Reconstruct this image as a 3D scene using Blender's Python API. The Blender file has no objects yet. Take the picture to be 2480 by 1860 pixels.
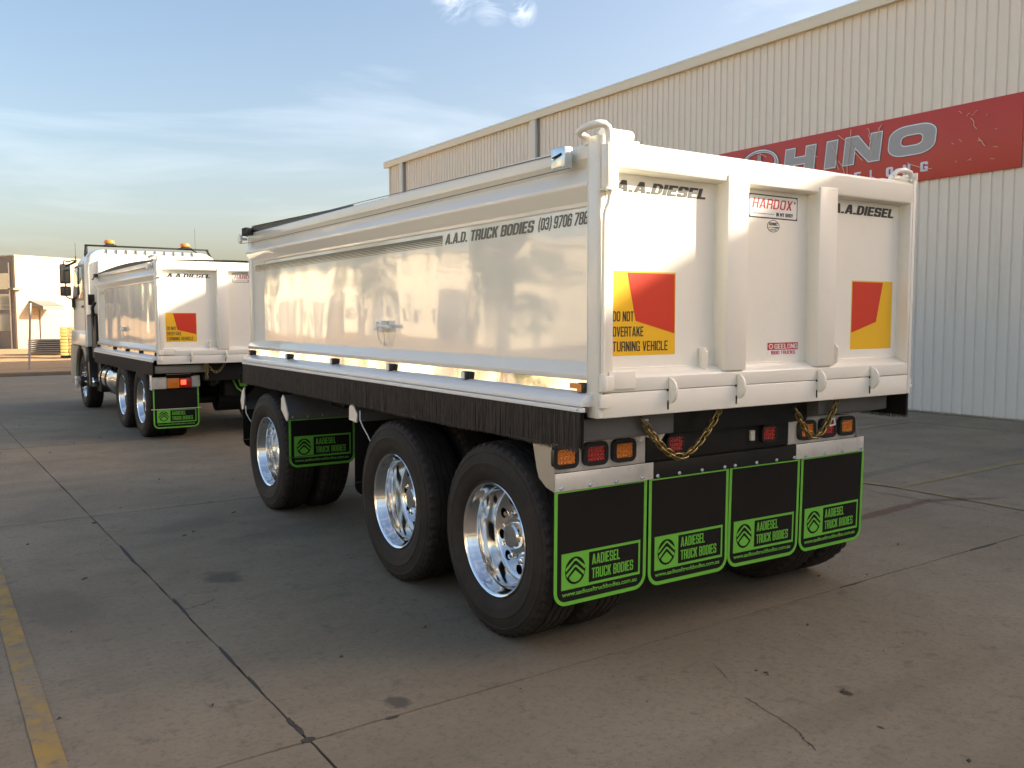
import bpy, bmesh, math, random
from mathutils import Vector, Matrix, noise
random.seed(7)
R = math.radians
sc = bpy.context.scene
COL = sc.collection

# ------------------------------------------------------------------ camera
def cam_basis(yaw, pitch, roll):
    f = Vector((math.sin(yaw)*math.cos(pitch), math.cos(yaw)*math.cos(pitch), math.sin(pitch)))
    r = Vector((math.cos(yaw), -math.sin(yaw), 0)); u = r.cross(f)
    return r*math.cos(roll)+u*math.sin(roll), u*math.cos(roll)-r*math.sin(roll), f
cd = bpy.data.cameras.new('camera'); cam = bpy.data.objects.new('camera', cd); COL.objects.link(cam)
cr, cu, cf = cam_basis(.586488, -.0754208, -.00096375)
cam.matrix_world = Matrix(((cr.x, cu.x, -cf.x, -2.4502), (cr.y, cu.y, -cf.y, -3.0052), (cr.z, cu.z, -cf.z, 1.66912), (0, 0, 0, 1)))
cd.sensor_width = 36; cd.lens = 2125.38/2480*36; cd.clip_start = .05; cd.clip_end = 3000
sc.camera = cam

# ------------------------------------------------------------------ light
SUN = Vector((1.8, -1.0, .864)).normalized()
sun_el = math.asin(SUN.z); sun_az = math.atan2(SUN.x, SUN.y)
w = bpy.data.worlds.new('World'); sc.world = w; w.use_nodes = True
nt = w.node_tree; N = nt.nodes; LK = nt.links; N.clear()
def wn(t, **k):
    n = N.new(t)
    for a, b in k.items(): setattr(n, a, b)
    return n
out = wn('ShaderNodeOutputWorld'); bg = wn('ShaderNodeBackground'); LK.new(bg.outputs[0], out.inputs[0])
sky = wn('ShaderNodeTexSky', sky_type='NISHITA', sun_disc=False, sun_elevation=sun_el, sun_rotation=sun_az,
         air_density=1.0, dust_density=3.9, ozone_density=1.7)
SKYK = .105
bg.inputs[1].default_value = SKYK
hs = wn('ShaderNodeHueSaturation'); hs.inputs['Saturation'].default_value = 1.14; LK.new(sky.outputs[0], hs.inputs['Color'])
tint = wn('ShaderNodeMix', data_type='RGBA', blend_type='MULTIPLY'); tint.inputs[0].default_value = 1
tint.inputs[7].default_value = (.98, .842, .745, 1); LK.new(hs.outputs[0], tint.inputs[6])
# thin cirrus streaks and two small puffs
tc = wn('ShaderNodeTexCoord')
mp = wn('ShaderNodeMapping'); mp.inputs['Rotation'].default_value = (R(8), R(-6), R(30)); mp.inputs['Scale'].default_value = (1.0, 2.0, 7.0); LK.new(tc.outputs['Generated'], mp.inputs[0])
cn = wn('ShaderNodeTexNoise'); cn.inputs['Scale'].default_value = 1.6; cn.inputs['Detail'].default_value = 7; cn.inputs['Roughness'].default_value = .55; cn.inputs['Distortion'].default_value = .6
LK.new(mp.outputs[0], cn.inputs[0])
cmr = wn('ShaderNodeMapRange'); cmr.inputs[1].default_value = .48; cmr.inputs[2].default_value = .85; cmr.inputs[3].default_value = 0; cmr.inputs[4].default_value = .17; LK.new(cn.outputs[0], cmr.inputs[0])
pn = wn('ShaderNodeTexNoise'); pn.inputs['Distortion'].default_value = 1.2; pn.inputs['Scale'].default_value = 20; pn.inputs['Detail'].default_value = 9; pn.inputs['Roughness'].default_value = .62; LK.new(tc.outputs['Generated'], pn.inputs[0])
acc = cmr.outputs[0]
for d, rad, k in (((.472, .818, .331), .026, .55), ((.505, .800, .327), .024, .5), ((.534, .783, .3205), .017, .8)):
    dv = Vector(d).normalized()
    vd = wn('ShaderNodeVectorMath', operation='DISTANCE'); LK.new(tc.outputs['Generated'], vd.inputs[0]); vd.inputs[1].default_value = dv
    m1 = wn('ShaderNodeMapRange'); m1.inputs[1].default_value = rad; m1.inputs[2].default_value = 0; m1.inputs[3].default_value = 0; m1.inputs[4].default_value = 1; LK.new(vd.outputs['Value'], m1.inputs[0])
    m2 = wn('ShaderNodeMath', operation='MULTIPLY'); LK.new(m1.outputs[0], m2.inputs[0]); m2.inputs[1].default_value = .9*k
    m3 = wn('ShaderNodeMapRange'); m3.inputs[1].default_value = .42; m3.inputs[2].default_value = .72; LK.new(pn.outputs[0], m3.inputs[0])
    m4 = wn('ShaderNodeMath', operation='MULTIPLY', use_clamp=True); LK.new(m2.outputs[0], m4.inputs[0]); LK.new(m3.outputs[0], m4.inputs[1])
    m5 = wn('ShaderNodeMath', operation='MAXIMUM'); LK.new(acc, m5.inputs[0]); LK.new(m4.outputs[0], m5.inputs[1]); acc = m5.outputs[0]
cm = wn('ShaderNodeMix', data_type='RGBA'); LK.new(acc, cm.inputs[0]); LK.new(tint.outputs[2], cm.inputs[6]); cm.inputs[7].default_value = (8.2, 8.0, 8.0, 1)
LK.new(cm.outputs[2], bg.inputs[0])
sl = bpy.data.lights.new('sun', 'SUN'); sl.energy = 4.2; sl.angle = R(.6); sl.color = (1, .91, .72)
so = bpy.data.objects.new('sun', sl); COL.objects.link(so); so.rotation_euler = (-SUN).to_track_quat('-Z', 'Y').to_euler(); so.location = (30, -20, 30)
sc.view_settings.view_transform = 'Standard'; sc.view_settings.look = 'None'; sc.view_settings.exposure = 1.82; sc.view_settings.gamma = 1
sc.cycles.use_denoising = True; sc.cycles.max_bounces = 8; sc.cycles.diffuse_bounces = 4; sc.cycles.glossy_bounces = 4
sc.cycles.caustics_reflective = False; sc.cycles.caustics_refractive = False; sc.cycles.sample_clamp_indirect = 6

# ------------------------------------------------------------------ materials
def mat(name, col, rough=.5, metal=0, coat=0, var=.06, scale=6, bump=0, bscale=40, dirt=None, spec=.5, stretch=(1, 1, 1), rvar=.06, bdetail=4):
    m = bpy.data.materials.new(name); m.use_nodes = True; t = m.node_tree; b = t.nodes['Principled BSDF']
    tcn = t.nodes.new('ShaderNodeTexCoord'); mpn = t.nodes.new('ShaderNodeMapping'); mpn.inputs['Scale'].default_value = stretch
    t.links.new(tcn.outputs['Object'], mpn.inputs[0])
    n1 = t.nodes.new('ShaderNodeTexNoise'); n1.inputs['Scale'].default_value = scale; n1.inputs['Detail'].default_value = 6; n1.inputs['Roughness'].default_value = .6
    t.links.new(mpn.outputs[0], n1.inputs[0])
    mx = t.nodes.new('ShaderNodeMix'); mx.data_type = 'RGBA'
    a = tuple(max(0, c*(1-var)) for c in col); c2 = tuple(min(1, c*(1+var)) for c in col)
    mx.inputs[6].default_value = (*a, 1); mx.inputs[7].default_value = (*c2, 1); t.links.new(n1.outputs[0], mx.inputs[0])
    last = mx.outputs[2]
    if dirt:
        dcol, lo, hi, amt, dsc = dirt
        n2 = t.nodes.new('ShaderNodeTexNoise'); n2.inputs['Scale'].default_value = dsc; n2.inputs['Detail'].default_value = 9; n2.inputs['Roughness'].default_value = .7
        t.links.new(mpn.outputs[0], n2.inputs[0])
        mr = t.nodes.new('ShaderNodeMapRange'); mr.inputs[1].default_value = lo; mr.inputs[2].default_value = hi; mr.inputs[4].default_value = amt; t.links.new(n2.outputs[0], mr.inputs[0])
        m2 = t.nodes.new('ShaderNodeMix'); m2.data_type = 'RGBA'; t.links.new(mr.outputs[0], m2.inputs[0]); t.links.new(last, m2.inputs[6]); m2.inputs[7].default_value = (*dcol, 1); last = m2.outputs[2]
    t.links.new(last, b.inputs['Base Color'])
    rr = t.nodes.new('ShaderNodeMapRange'); rr.inputs[3].default_value = max(.02, rough-rvar); rr.inputs[4].default_value = min(1, rough+rvar); t.links.new(n1.outputs[0], rr.inputs[0]); t.links.new(rr.outputs[0], b.inputs['Roughness'])
    b.inputs['Metallic'].default_value = metal; b.inputs['Coat Weight'].default_value = coat; b.inputs['Coat Roughness'].default_value = .04
    b.inputs['Specular IOR Level'].default_value = spec
    if bump:
        n3 = t.nodes.new('ShaderNodeTexNoise'); n3.inputs['Scale'].default_value = bscale; n3.inputs['Detail'].default_value = bdetail
        t.links.new(mpn.outputs[0], n3.inputs[0])
        bp = t.nodes.new('ShaderNodeBump'); bp.inputs['Strength'].default_value = 1; bp.inputs['Distance'].default_value = bump; t.links.new(n3.outputs[0], bp.inputs['Height']); t.links.new(bp.outputs[0], b.inputs['Normal']); t.links.new(bp.outputs[0], b.inputs['Coat Normal'])
    return m
M = {}
CREAM = (.83, .805, .72)
M['paint'] = mat('white_paint', CREAM, .30, coat=.5, var=.02, scale=3, bump=.0006, bscale=3.0, rvar=.05)
M['gate'] = mat('tailgate_paint', CREAM, .34, coat=.35, var=.025, scale=4, bump=.0003, bscale=4, dirt=((.62, .57, .47), .55, .8, .25, 7))
M['panel'] = mat('wavy_gloss_paint', CREAM, .09, coat=1, var=.015, scale=2, bump=.016, bscale=1.1, stretch=(1, 1.3, .6), rvar=.02, bdetail=1)
M['mirror'] = mat('polished_strip', (.86, .84, .80), .05, metal=1, var=.03, bump=.0006, bscale=5, rvar=.02)
M['rail'] = mat('rail_paint', (.80, .79, .75), .32, coat=.3, var=.015, scale=2, rvar=.01)
M['chrome'] = mat('polished_alloy', (.88, .87, .85), .11, metal=1, var=.03, scale=12, rvar=.02)
M['alu'] = mat('brushed_aluminium', (.74, .72, .67), .40, metal=.35, var=.10, scale=4, bump=.0005, bscale=30, dirt=((.35, .33, .30), .52, .75, .45, 9), rvar=.12)
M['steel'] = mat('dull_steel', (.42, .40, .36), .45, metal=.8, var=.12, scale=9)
M['zinc'] = mat('zinc_plate', (.62, .72, .78), .22, metal=.7, var=.08, scale=14)
M['black'] = mat('black_chassis_paint', (.013, .012, .011), .5, spec=.3, var=.2, scale=8, bump=.0006, bscale=30)
M['blackplastic'] = mat('black_plastic', (.015, .015, .015), .35, var=.15)
M['rubber'] = mat('tyre_rubber', (.021, .017, .014), .72, spec=.3, var=.25, scale=9, bump=.0015, bscale=60, dirt=((.060, .047, .034), .45, .75, .5, 5))
M['flap'] = mat('flap_rubber', (.010, .009, .008), .8, spec=.18, var=.25, scale=20, bump=.0008, bscale=160)
M['green'] = mat('green_print', (.14, .46, .04), .55, var=.06, scale=30, bump=.0003, bscale=160)
M['brush'] = mat('brush_bristle', (.055, .042, .032), .75, var=.95, scale=170, stretch=(1, 1, .03))
M['ink'] = mat('black_vinyl', (.035, .034, .03), .35, var=.1)
M['sideink'] = mat('grey_vinyl', (.075, .08, .07), .25, var=.1)
M['yellow'] = mat('yellow_reflective', (.80, .46, .01), .38, var=.05, scale=200)
M['red'] = mat('red_reflective', (.58, .035, .01), .38, var=.05, scale=200)
M['white'] = mat('white_vinyl', (.80, .80, .78), .35, var=.03)
M['redvinyl'] = mat('red_vinyl', (.50, .03, .03), .35, var=.06)
M['brass'] = mat('gold_chain', (.30, .225, .095), .42, metal=1, var=.15, scale=30)
M['glassdark'] = mat('window_glass', (.03, .035, .04), .04, var=.1, spec=.9, coat=1)
M['wallpaint'] = mat('cladding_paint', (.81, .735, .62), .50, var=.03, scale=.8, dirt=((.42, .37, .29), .56, .82, .35, 1.2), stretch=(1, 1, .15), bump=.001, bscale=20)
M['trim'] = mat('trim_paint', (.74, .68, .54), .5, var=.04, scale=3, dirt=((.30, .26, .20), .6, .85, .5, 5))
M['arch'] = mat('grey_plastic', (.33, .30, .23), .6, var=.1)
M['darkshade'] = mat('dark_shade_wall', (.05, .042, .042), .7, var=.15)  # near-black carries the shade on the storage building's lower wall
M['signred'] = mat('sign_red', (.52, .05, .03), .45, var=.05, scale=2, dirt=((.56, .10, .07), .55, .85, .25, 2))
M['silver'] = mat('sign_silver', (.80, .79, .79), .4, var=.1)
M['lav'] = mat('sign_white', (.72, .72, .82), .45, var=.04)
M['darkgrey'] = mat('sign_dark', (.10, .09, .09), .45, var=.1)
M['strand'] = mat('peeled_vinyl', (.75, .60, .45), .5)
M['creamwall'] = mat('tilt_panel', (.50, .40, .275), .75, var=.04, scale=.6, bump=.002, bscale=12)
M['shedwall'] = mat('shed_wall', (.72, .62, .46), .7, var=.03)
M['shadewall'] = mat('grey_shade_wall', (.20, .18, .16), .7, var=.1, scale=1)
M['timber'] = mat('yellow_timber', (.62, .46, .14), .7, var=.25, scale=7)
M['stackmetal'] = mat('weathered_steel', (.14, .14, .14), .6, metal=.3, var=.3, scale=6)
M['galv'] = mat('galvanised', (.35, .33, .32), .5, metal=.6, var=.15)
M['amberl'] = None
def lens(name, col, emit=0, pat=90):
    m = mat(name, col, .25, var=.25, scale=pat, coat=.6, bump=.004, bscale=pat)
    if emit:
        b = m.node_tree.nodes['Principled BSDF']; b.inputs['Emission Color'].default_value = (*col, 1); b.inputs['Emission Strength'].default_value = emit
    return m
M['amberl'] = lens('amber_lens', (.72, .21, .012)); M['redl'] = lens('red_lens', (.42, .016, .010)); M['redlit'] = lens('lit_red_lens', (.9, .05, .02), 1.3)
M['clearl'] = lens('clear_lens', (.80, .80, .82), 0, 60)
M['tarp'] = mat('dark_tarp', (.09, .075, .035), .7, var=.3, scale=8, bump=.004, bscale=8)
M['tarptop'] = mat('pale_tarp', (.70, .68, .60), .6, var=.05, scale=4)
M['wire'] = mat('wire', (.10, .095, .09), .4, metal=.6)

# silver gradient for the printed letters of the wall sign
def gradmat(name, stops, axis=2, lo=0, hi=1):
    m = bpy.data.materials.new(name); m.use_nodes = True; t = m.node_tree; b = t.nodes['Principled BSDF']
    tcn = t.nodes.new('ShaderNodeTexCoord'); s = t.nodes.new('ShaderNodeSeparateXYZ'); t.links.new(tcn.outputs['Object'], s.inputs[0])
    mr = t.nodes.new('ShaderNodeMapRange'); mr.inputs[1].default_value = lo; mr.inputs[2].default_value = hi; t.links.new(s.outputs[axis], mr.inputs[0])
    cr_ = t.nodes.new('ShaderNodeValToRGB'); t.links.new(mr.outputs[0], cr_.inputs[0])
    e = cr_.color_ramp.elements
    e[0].position = stops[0][0]; e[0].color = (*stops[0][1], 1); e[1].position = stops[-1][0]; e[1].color = (*stops[-1][1], 1)
    for p, c in stops[1:-1]:
        q = e.new(p); q.color = (*c, 1)
    t.links.new(cr_.outputs[0], b.inputs['Base Color']); b.inputs['Roughness'].default_value = .4
    return m
M['letter'] = gradmat('letter_print', [(0, (.36, .35, .35)), (.38, (.75, .74, .74)), (.62, (.38, .37, .37)), (1, (.72, .71, .72))], 2, 4.5, 5.02)

# concrete colour shared by the slabs and the worn paint
def concrete_nodes(t):
    n = t.nodes; l = t.links
    g = n.new('ShaderNodeNewGeometry'); P = g.outputs['Position']
    def noise_(s, d=8, r=.62, dist=0, vec=None):
        a = n.new('ShaderNodeTexNoise'); a.inputs['Scale'].default_value = s; a.inputs['Detail'].default_value = d; a.inputs['Roughness'].default_value = r; a.inputs['Distortion'].default_value = dist
        l.new(vec or P, a.inputs[0]); return a.outputs[0]
    def rng(v, a, b, c=0, d=1):
        q = n.new('ShaderNodeMapRange'); q.inputs[1].default_value = a; q.inputs[2].default_value = b; q.inputs[3].default_value = c; q.inputs[4].default_value = d; l.new(v, q.inputs[0]); return q.outputs[0]
    def mixc(f, A, B):
        q = n.new('ShaderNodeMix'); q.data_type = 'RGBA'
        if isinstance(f, (int, float)): q.inputs[0].default_value = f
        else: l.new(f, q.inputs[0])
        for i, c in ((6, A), (7, B)):
            if isinstance(c, tuple): q.inputs[i].default_value = (*c, 1)
            else: l.new(c, q.inputs[i])
        return q.outputs[2]
    def mul(a, b):
        q = n.new('ShaderNodeMath'); q.operation = 'MULTIPLY'; q.use_clamp = True; l.new(a, q.inputs[0])
        if isinstance(b, (int, float)): q.inputs[1].default_value = b
        else: l.new(b, q.inputs[1])
        return q.outputs[0]
    c = mixc(rng(noise_(.55, 5), .35, .68), (.212, .170, .112), (.292, .238, .160))
    c = mixc(rng(noise_(2.3, 8, .7), .46, .72, 0, .55), c, (.172, .134, .086))
    # streaks along the yard (tyre polish)
    mp_ = n.new('ShaderNodeMapping'); mp_.inputs['Rotation'].default_value = (0, 0, R(78)); mp_.inputs['Scale'].default_value = (.28, 2.2, 1); l.new(P, mp_.inputs[0])
    c = mixc(rng(noise_(.9, 6, .6, .4, mp_.outputs[0]), .52, .74, 0, .5), c, (.158, .130, .090))
    c = mixc(rng(noise_(28, 7, .8), .50, .66, 0, .55), c, (.10, .09, .075))
    c = mixc(rng(noise_(120, 3, .7), .58, .72, 0, .45), c, (.30, .27, .22))
    c = mixc(rng(noise_(70, 3, .6), .66, .72, 0, .8), c, (.065, .058, .048))
    c = mixc(rng(noise_(6, 9, .72), .57, .66, 0, .45), c, (.09, .08, .068))
    # oil spots and a rusty drag mark
    for x, y, rx, ry, rot, k, colr in ((-.932, 2.654, .13, .20, .3, .6, (.055, .048, .04)), (-.813, .356, .065, .075, .1, .7, (.05, .045, .038)),
                              (-1.9, 2.6, .25, .5, .2, .3, (.08, .07, .06)), (.891, -.668, .03, .04, 0, .9, (.035, .03, .022)), (.72, -.95, .012, .02, 0, .9, (.04, .03, .025)),
                              (4.4, 1.43, .9, .075, .08, .75, (.11, .055, .03)), (5.35, 1.36, .55, .08, -.4, .6, (.09, .05, .03)), (5.9, 2.6, 1.6, .10, .1, .35, (.09, .08, .07)),
                              (-.1, 3.6, .6, .35, .4, .25, (.08, .07, .06)), (-.7, 4.3, .45, .25, .4, .25, (.08, .07, .06))):
        mpp = n.new('ShaderNodeMapping'); mpp.vector_type = 'TEXTURE'; mpp.inputs['Location'].default_value = (x, y, 0); mpp.inputs['Rotation'].default_value = (0, 0, rot); mpp.inputs['Scale'].default_value = (rx, ry, 1)
        l.new(P, mpp.inputs[0])
        ln = n.new('ShaderNodeVectorMath'); ln.operation = 'LENGTH'; l.new(mpp.outputs[0], ln.inputs[0])
        ad = n.new('ShaderNodeMath'); ad.operation = 'ADD'; l.new(ln.outputs['Value'], ad.inputs[0])
        l.new(rng(noise_(9 if rx < .2 else 4, 6, .7), .3, .7, -.35, .35), ad.inputs[1])
        c = mixc(rng(ad.outputs[0], 1.0, .55, 0, k), c, colr)
    h = n.new('ShaderNodeMath'); h.operation = 'ADD'; l.new(noise_(45, 8, .8), h.inputs[0]); l.new(mul(noise_(4, 5), 1.0), h.inputs[1])
    return c, h.outputs[0], rng, mixc, mul, noise_
def concrete_mat(name, paint=None, wear=(.40, .56)):
    m = bpy.data.materials.new(name); m.use_nodes = True; t = m.node_tree; b = t.nodes['Principled BSDF']
    c, h, rng, mixc, mul, noise_ = concrete_nodes(t)
    if paint:
        c = mixc(mul(rng(noise_(5, 9, .72), wear[0], wear[1]), .88), c, paint)
    t.links.new(c, b.inputs['Base Color']); b.inputs['Roughness'].default_value = .82; b.inputs['Specular IOR Level'].default_value = .35
    bp = t.nodes.new('ShaderNodeBump'); bp.inputs['Distance'].default_value = .006; bp.inputs['Strength'].default_value = .8; t.links.new(h, bp.inputs['Height']); t.links.new(bp.outputs[0], b.inputs['Normal'])
    return m
M['concrete'] = concrete_mat('concrete'); M['linepaint'] = concrete_mat('worn_yellow_line', (.40, .25, .055), (.40, .60)); M['faintline'] = concrete_mat('faint_yellow_line', (.34, .24, .07), (.44, .62))
M['joint'] = mat('joint_sealant', (.050, .042, .033), .85, var=.3, scale=20)
M['dirt'] = mat('dirt', (.42, .255, .115), .95, var=.22, scale=.9, bump=.03, bscale=5, dirt=((.22, .15, .085), .5, .7, .6, 3))
M['kerb'] = mat('kerb_concrete', (.13, .11, .08), .9, var=.2, scale=2)
M['leaf'] = mat('leaves', (.07, .09, .03), .6, var=.5, scale=1.5); M['bark'] = mat('bark', (.10, .075, .05), .9, var=.3, bump=.01, bscale=20)

# ------------------------------------------------------------------ building helpers
def tag(o, label=None, cat=None, group=None, kind=None):
    for k, v in (('label', label), ('category', cat), ('group', group), ('kind', kind)):
        if v: o[k] = v
    return o
def empty(name, loc=(0, 0, 0), rz=0):
    o = bpy.data.objects.new(name, None); COL.objects.link(o); o.location = loc; o.rotation_euler = (0, 0, rz); o.empty_display_size = .3; return o
def link(name, me, m, parent=None, kind=None, label=None):
    o = bpy.data.objects.new(name, me); COL.objects.link(o)
    if m is not None and not me.materials: me.materials.append(m)
    if parent is not None:
        o.parent = parent
        if parent.name in FRAMES: o.matrix_parent_inverse = FRAMES[parent.name].inverted()
    if kind: o['kind'] = kind
    if label: o['label'] = label
    return o
FRAMES = {}
class MB:
    def __init__(s): s.v = []; s.f = []
    def add(s, vs, fs):
        o = len(s.v); s.v += [tuple(p) for p in vs]; s.f += [tuple(o+i for i in f) for f in fs]; return s
    def box(s, x0, x1, y0, y1, z0, z1, rot=None, about=None):
        vs = [Vector((x, y, z)) for x in (x0, x1) for y in (y0, y1) for z in (z0, z1)]
        if rot is not None:
            c = Vector(about) if about else Vector(((x0+x1)/2, (y0+y1)/2, (z0+z1)/2)); vs = [rot @ (p-c)+c for p in vs]
        return s.add(vs, [(0, 1, 3, 2), (4, 6, 7, 5), (0, 4, 5, 1), (2, 3, 7, 6), (0, 2, 6, 4), (1, 5, 7, 3)])
    def prism(s, poly, axis, a, b):
        """poly in the two other axes (in xyz order), extruded from a to b along axis"""
        n = len(poly); area = sum(poly[i][0]*poly[(i+1) % n][1]-poly[(i+1) % n][0]*poly[i][1] for i in range(n))
        def P(q, t):
            return {'x': (t, q[0], q[1]), 'y': (q[0], t, q[1]), 'z': (q[0], q[1], t)}[axis]
        vs = [P(q, a) for q in poly]+[P(q, b) for q in poly]
        return s.add(vs, [tuple(range(n))[::-1], tuple(range(n, 2*n))]+[(i, (i+1) % n, n+(i+1) % n, n+i) for i in range(n)])
    def tube(s, pts, r, seg=10, cap=True, radii=None):
        pts = [Vector(p) for p in pts]; rings = []; up = None
        for i, p in enumerate(pts):
            d = (pts[min(i+1, len(pts)-1)]-pts[max(i-1, 0)]).normalized()
            if up is None: up = Vector((0, 0, 1)) if abs(d.z) < .9 else Vector((1, 0, 0))
            a = d.cross(up).normalized(); b = a.cross(d).normalized(); up = b
            rr = radii[i] if radii else r
            rings.append([p+a*math.cos(2*math.pi*k/seg)*rr+b*math.sin(2*math.pi*k/seg)*rr for k in range(seg)])
        vs = [q for ring in rings for q in ring]; fs = []
        for i in range(len(rings)-1):
            for k in range(seg):
                fs.append((i*seg+k, i*seg+(k+1) % seg, (i+1)*seg+(k+1) % seg, (i+1)*seg+k))
        if cap: fs += [tuple(range(seg))[::-1], tuple(range((len(rings)-1)*seg, len(rings)*seg))]
        return s.add(vs, fs)
    def lathe(s, prof, c=(0, 0, 0), axis='x', seg=64, closed=False, rfun=None):
        """prof: (position along the axis, radius)"""
        vs = []; n = len(prof)
        for k in range(seg):
            a = 2*math.pi*k/seg
            for j, (t, r) in enumerate(prof):
                if rfun: r = rfun(j, k, r)
                p = {'x': (t, r*math.cos(a), r*math.sin(a)), 'y': (r*math.cos(a), t, r*math.sin(a)), 'z': (r*math.cos(a), r*math.sin(a), t)}[axis]
                vs.append((c[0]+p[0], c[1]+p[1], c[2]+p[2]))
        fs = []
        for k in range(seg):
            k2 = (k+1) % seg
            for j in range(n if closed else n-1):
                j2 = (j+1) % n; fs.append((k*n+j, k2*n+j, k2*n+j2, k*n+j2))
        return s.add(vs, fs)
    def grid(s, fn, nu, nv):
        vs = [fn(i/nu, j/nv) for i in range(nu+1) for j in range(nv+1)]
        return s.add(vs, [(i*(nv+1)+j, (i+1)*(nv+1)+j, (i+1)*(nv+1)+j+1, i*(nv+1)+j+1) for i in range(nu) for j in range(nv)])
    def mesh(s, name, bevel=0, smooth=None, seg=2, thick=0):
        bm = bmesh.new(); V = [bm.verts.new(p) for p in s.v]
        for f in s.f:
            try: bm.faces.new([V[i] for i in f])
            except ValueError: pass
        bmesh.ops.remove_doubles(bm, verts=bm.verts, dist=1e-6)
        bmesh.ops.recalc_face_normals(bm, faces=bm.faces)
        if bevel:
            es = [e for e in bm.edges if len(e.link_faces) == 2 and e.calc_face_angle(0) > R(25)]
            bmesh.ops.bevel(bm, geom=es, offset=bevel, segments=seg, affect='EDGES', clamp_overlap=True, profile=.5)
        me = bpy.data.meshes.new(name); bm.to_mesh(me); bm.free()
        me.shade_smooth(); me.set_sharp_from_angle(angle=R(smooth if smooth else (50 if bevel else 32)))
        return me
    def build(s, name, m, parent=None, bevel=0, smooth=None, kind=None, label=None, seg=2):
        return link(name, s.mesh(name, bevel, smooth, seg), m, parent, kind, label)

_tmp = bpy.data.collections.new('tmp'); COL.children.link(_tmp)
def curve_mesh(loops, thick, key=None):
    cu_ = bpy.data.curves.new('c', 'CURVE'); cu_.dimensions = '2D'; cu_.fill_mode = 'BOTH'; cu_.extrude = thick/2
    for lp in loops:
        sp = cu_.splines.new('POLY'); sp.points.add(len(lp)-1); sp.use_cyclic_u = True
        for p, q in zip(sp.points, lp): p.co = (q[0], q[1], 0, 1)
    o = bpy.data.objects.new('c', cu_); _tmp.objects.link(o); bpy.context.view_layer.update()
    me = bpy.data.meshes.new_from_object(o.evaluated_get(bpy.context.evaluated_depsgraph_get())); bpy.data.objects.remove(o); bpy.data.curves.remove(cu_)
    return me
_tc = {}
def text_mesh(txt, w_, h_, bold=0, shear=0, thick=.0012, space=1.0, cap=None):
    bold, fat = min(bold, .012), max(0, bold-.004)*1.9
    key = (txt, round(w_, 4), round(h_, 4), bold, shear, fat)
    if key in _tc: return _tc[key]
    c = bpy.data.curves.new('t', 'FONT'); c.body = txt; c.size = 1; c.offset = bold; c.shear = shear; c.extrude = 0; c.space_character = space; c.resolution_u = 4
    o = bpy.data.objects.new('t', c); _tmp.objects.link(o); bpy.context.view_layer.update()
    me = bpy.data.meshes.new_from_object(o.evaluated_get(bpy.context.evaluated_depsgraph_get())); bpy.data.objects.remove(o); bpy.data.curves.remove(c)
    xs = [v.co.x for v in me.vertices]; ys = [v.co.y for v in me.vertices]
    x0, x1, y0, y1 = min(xs), max(xs), min(ys), max(ys)
    if fat: x0 -= fat; x1 += fat; y0 -= fat*.45; y1 += fat*.45
    for v in me.vertices: v.co = ((v.co.x-x0)/(x1-x0)*w_, (v.co.y-y0)/(y1-y0)*h_, 0)
    bm = bmesh.new(); bm.from_mesh(me); r = bmesh.ops.extrude_face_region(bm, geom=bm.faces[:]); 
    bmesh.ops.translate(bm, verts=[g for g in r['geom'] if isinstance(g, bmesh.types.BMVert)], vec=(0, 0, thick)); bmesh.ops.recalc_face_normals(bm, faces=bm.faces)
    if fat:    # heavy weight: the same outline laid down several times, each a hair higher
        base = bm.faces[:]; sx, sy = w_/(x1-x0), h_/(y1-y0); n_ = 0
        for ex, ey in ((-1, 0), (1, 0), (-.5, 0), (.5, 0), (0, 1), (0, -1), (-1, .8), (1, .8), (-1, -.8), (1, -.8)):
            n_ += 1; rr = bmesh.ops.duplicate(bm, geom=base); bmesh.ops.translate(bm, verts=[g for g in rr['geom'] if isinstance(g, bmesh.types.BMVert)], vec=(ex*fat*sx, ey*fat*.45*sy, .00006*n_))
    bm.to_mesh(me); bm.free()
    _tc[key] = me; return me
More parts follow.
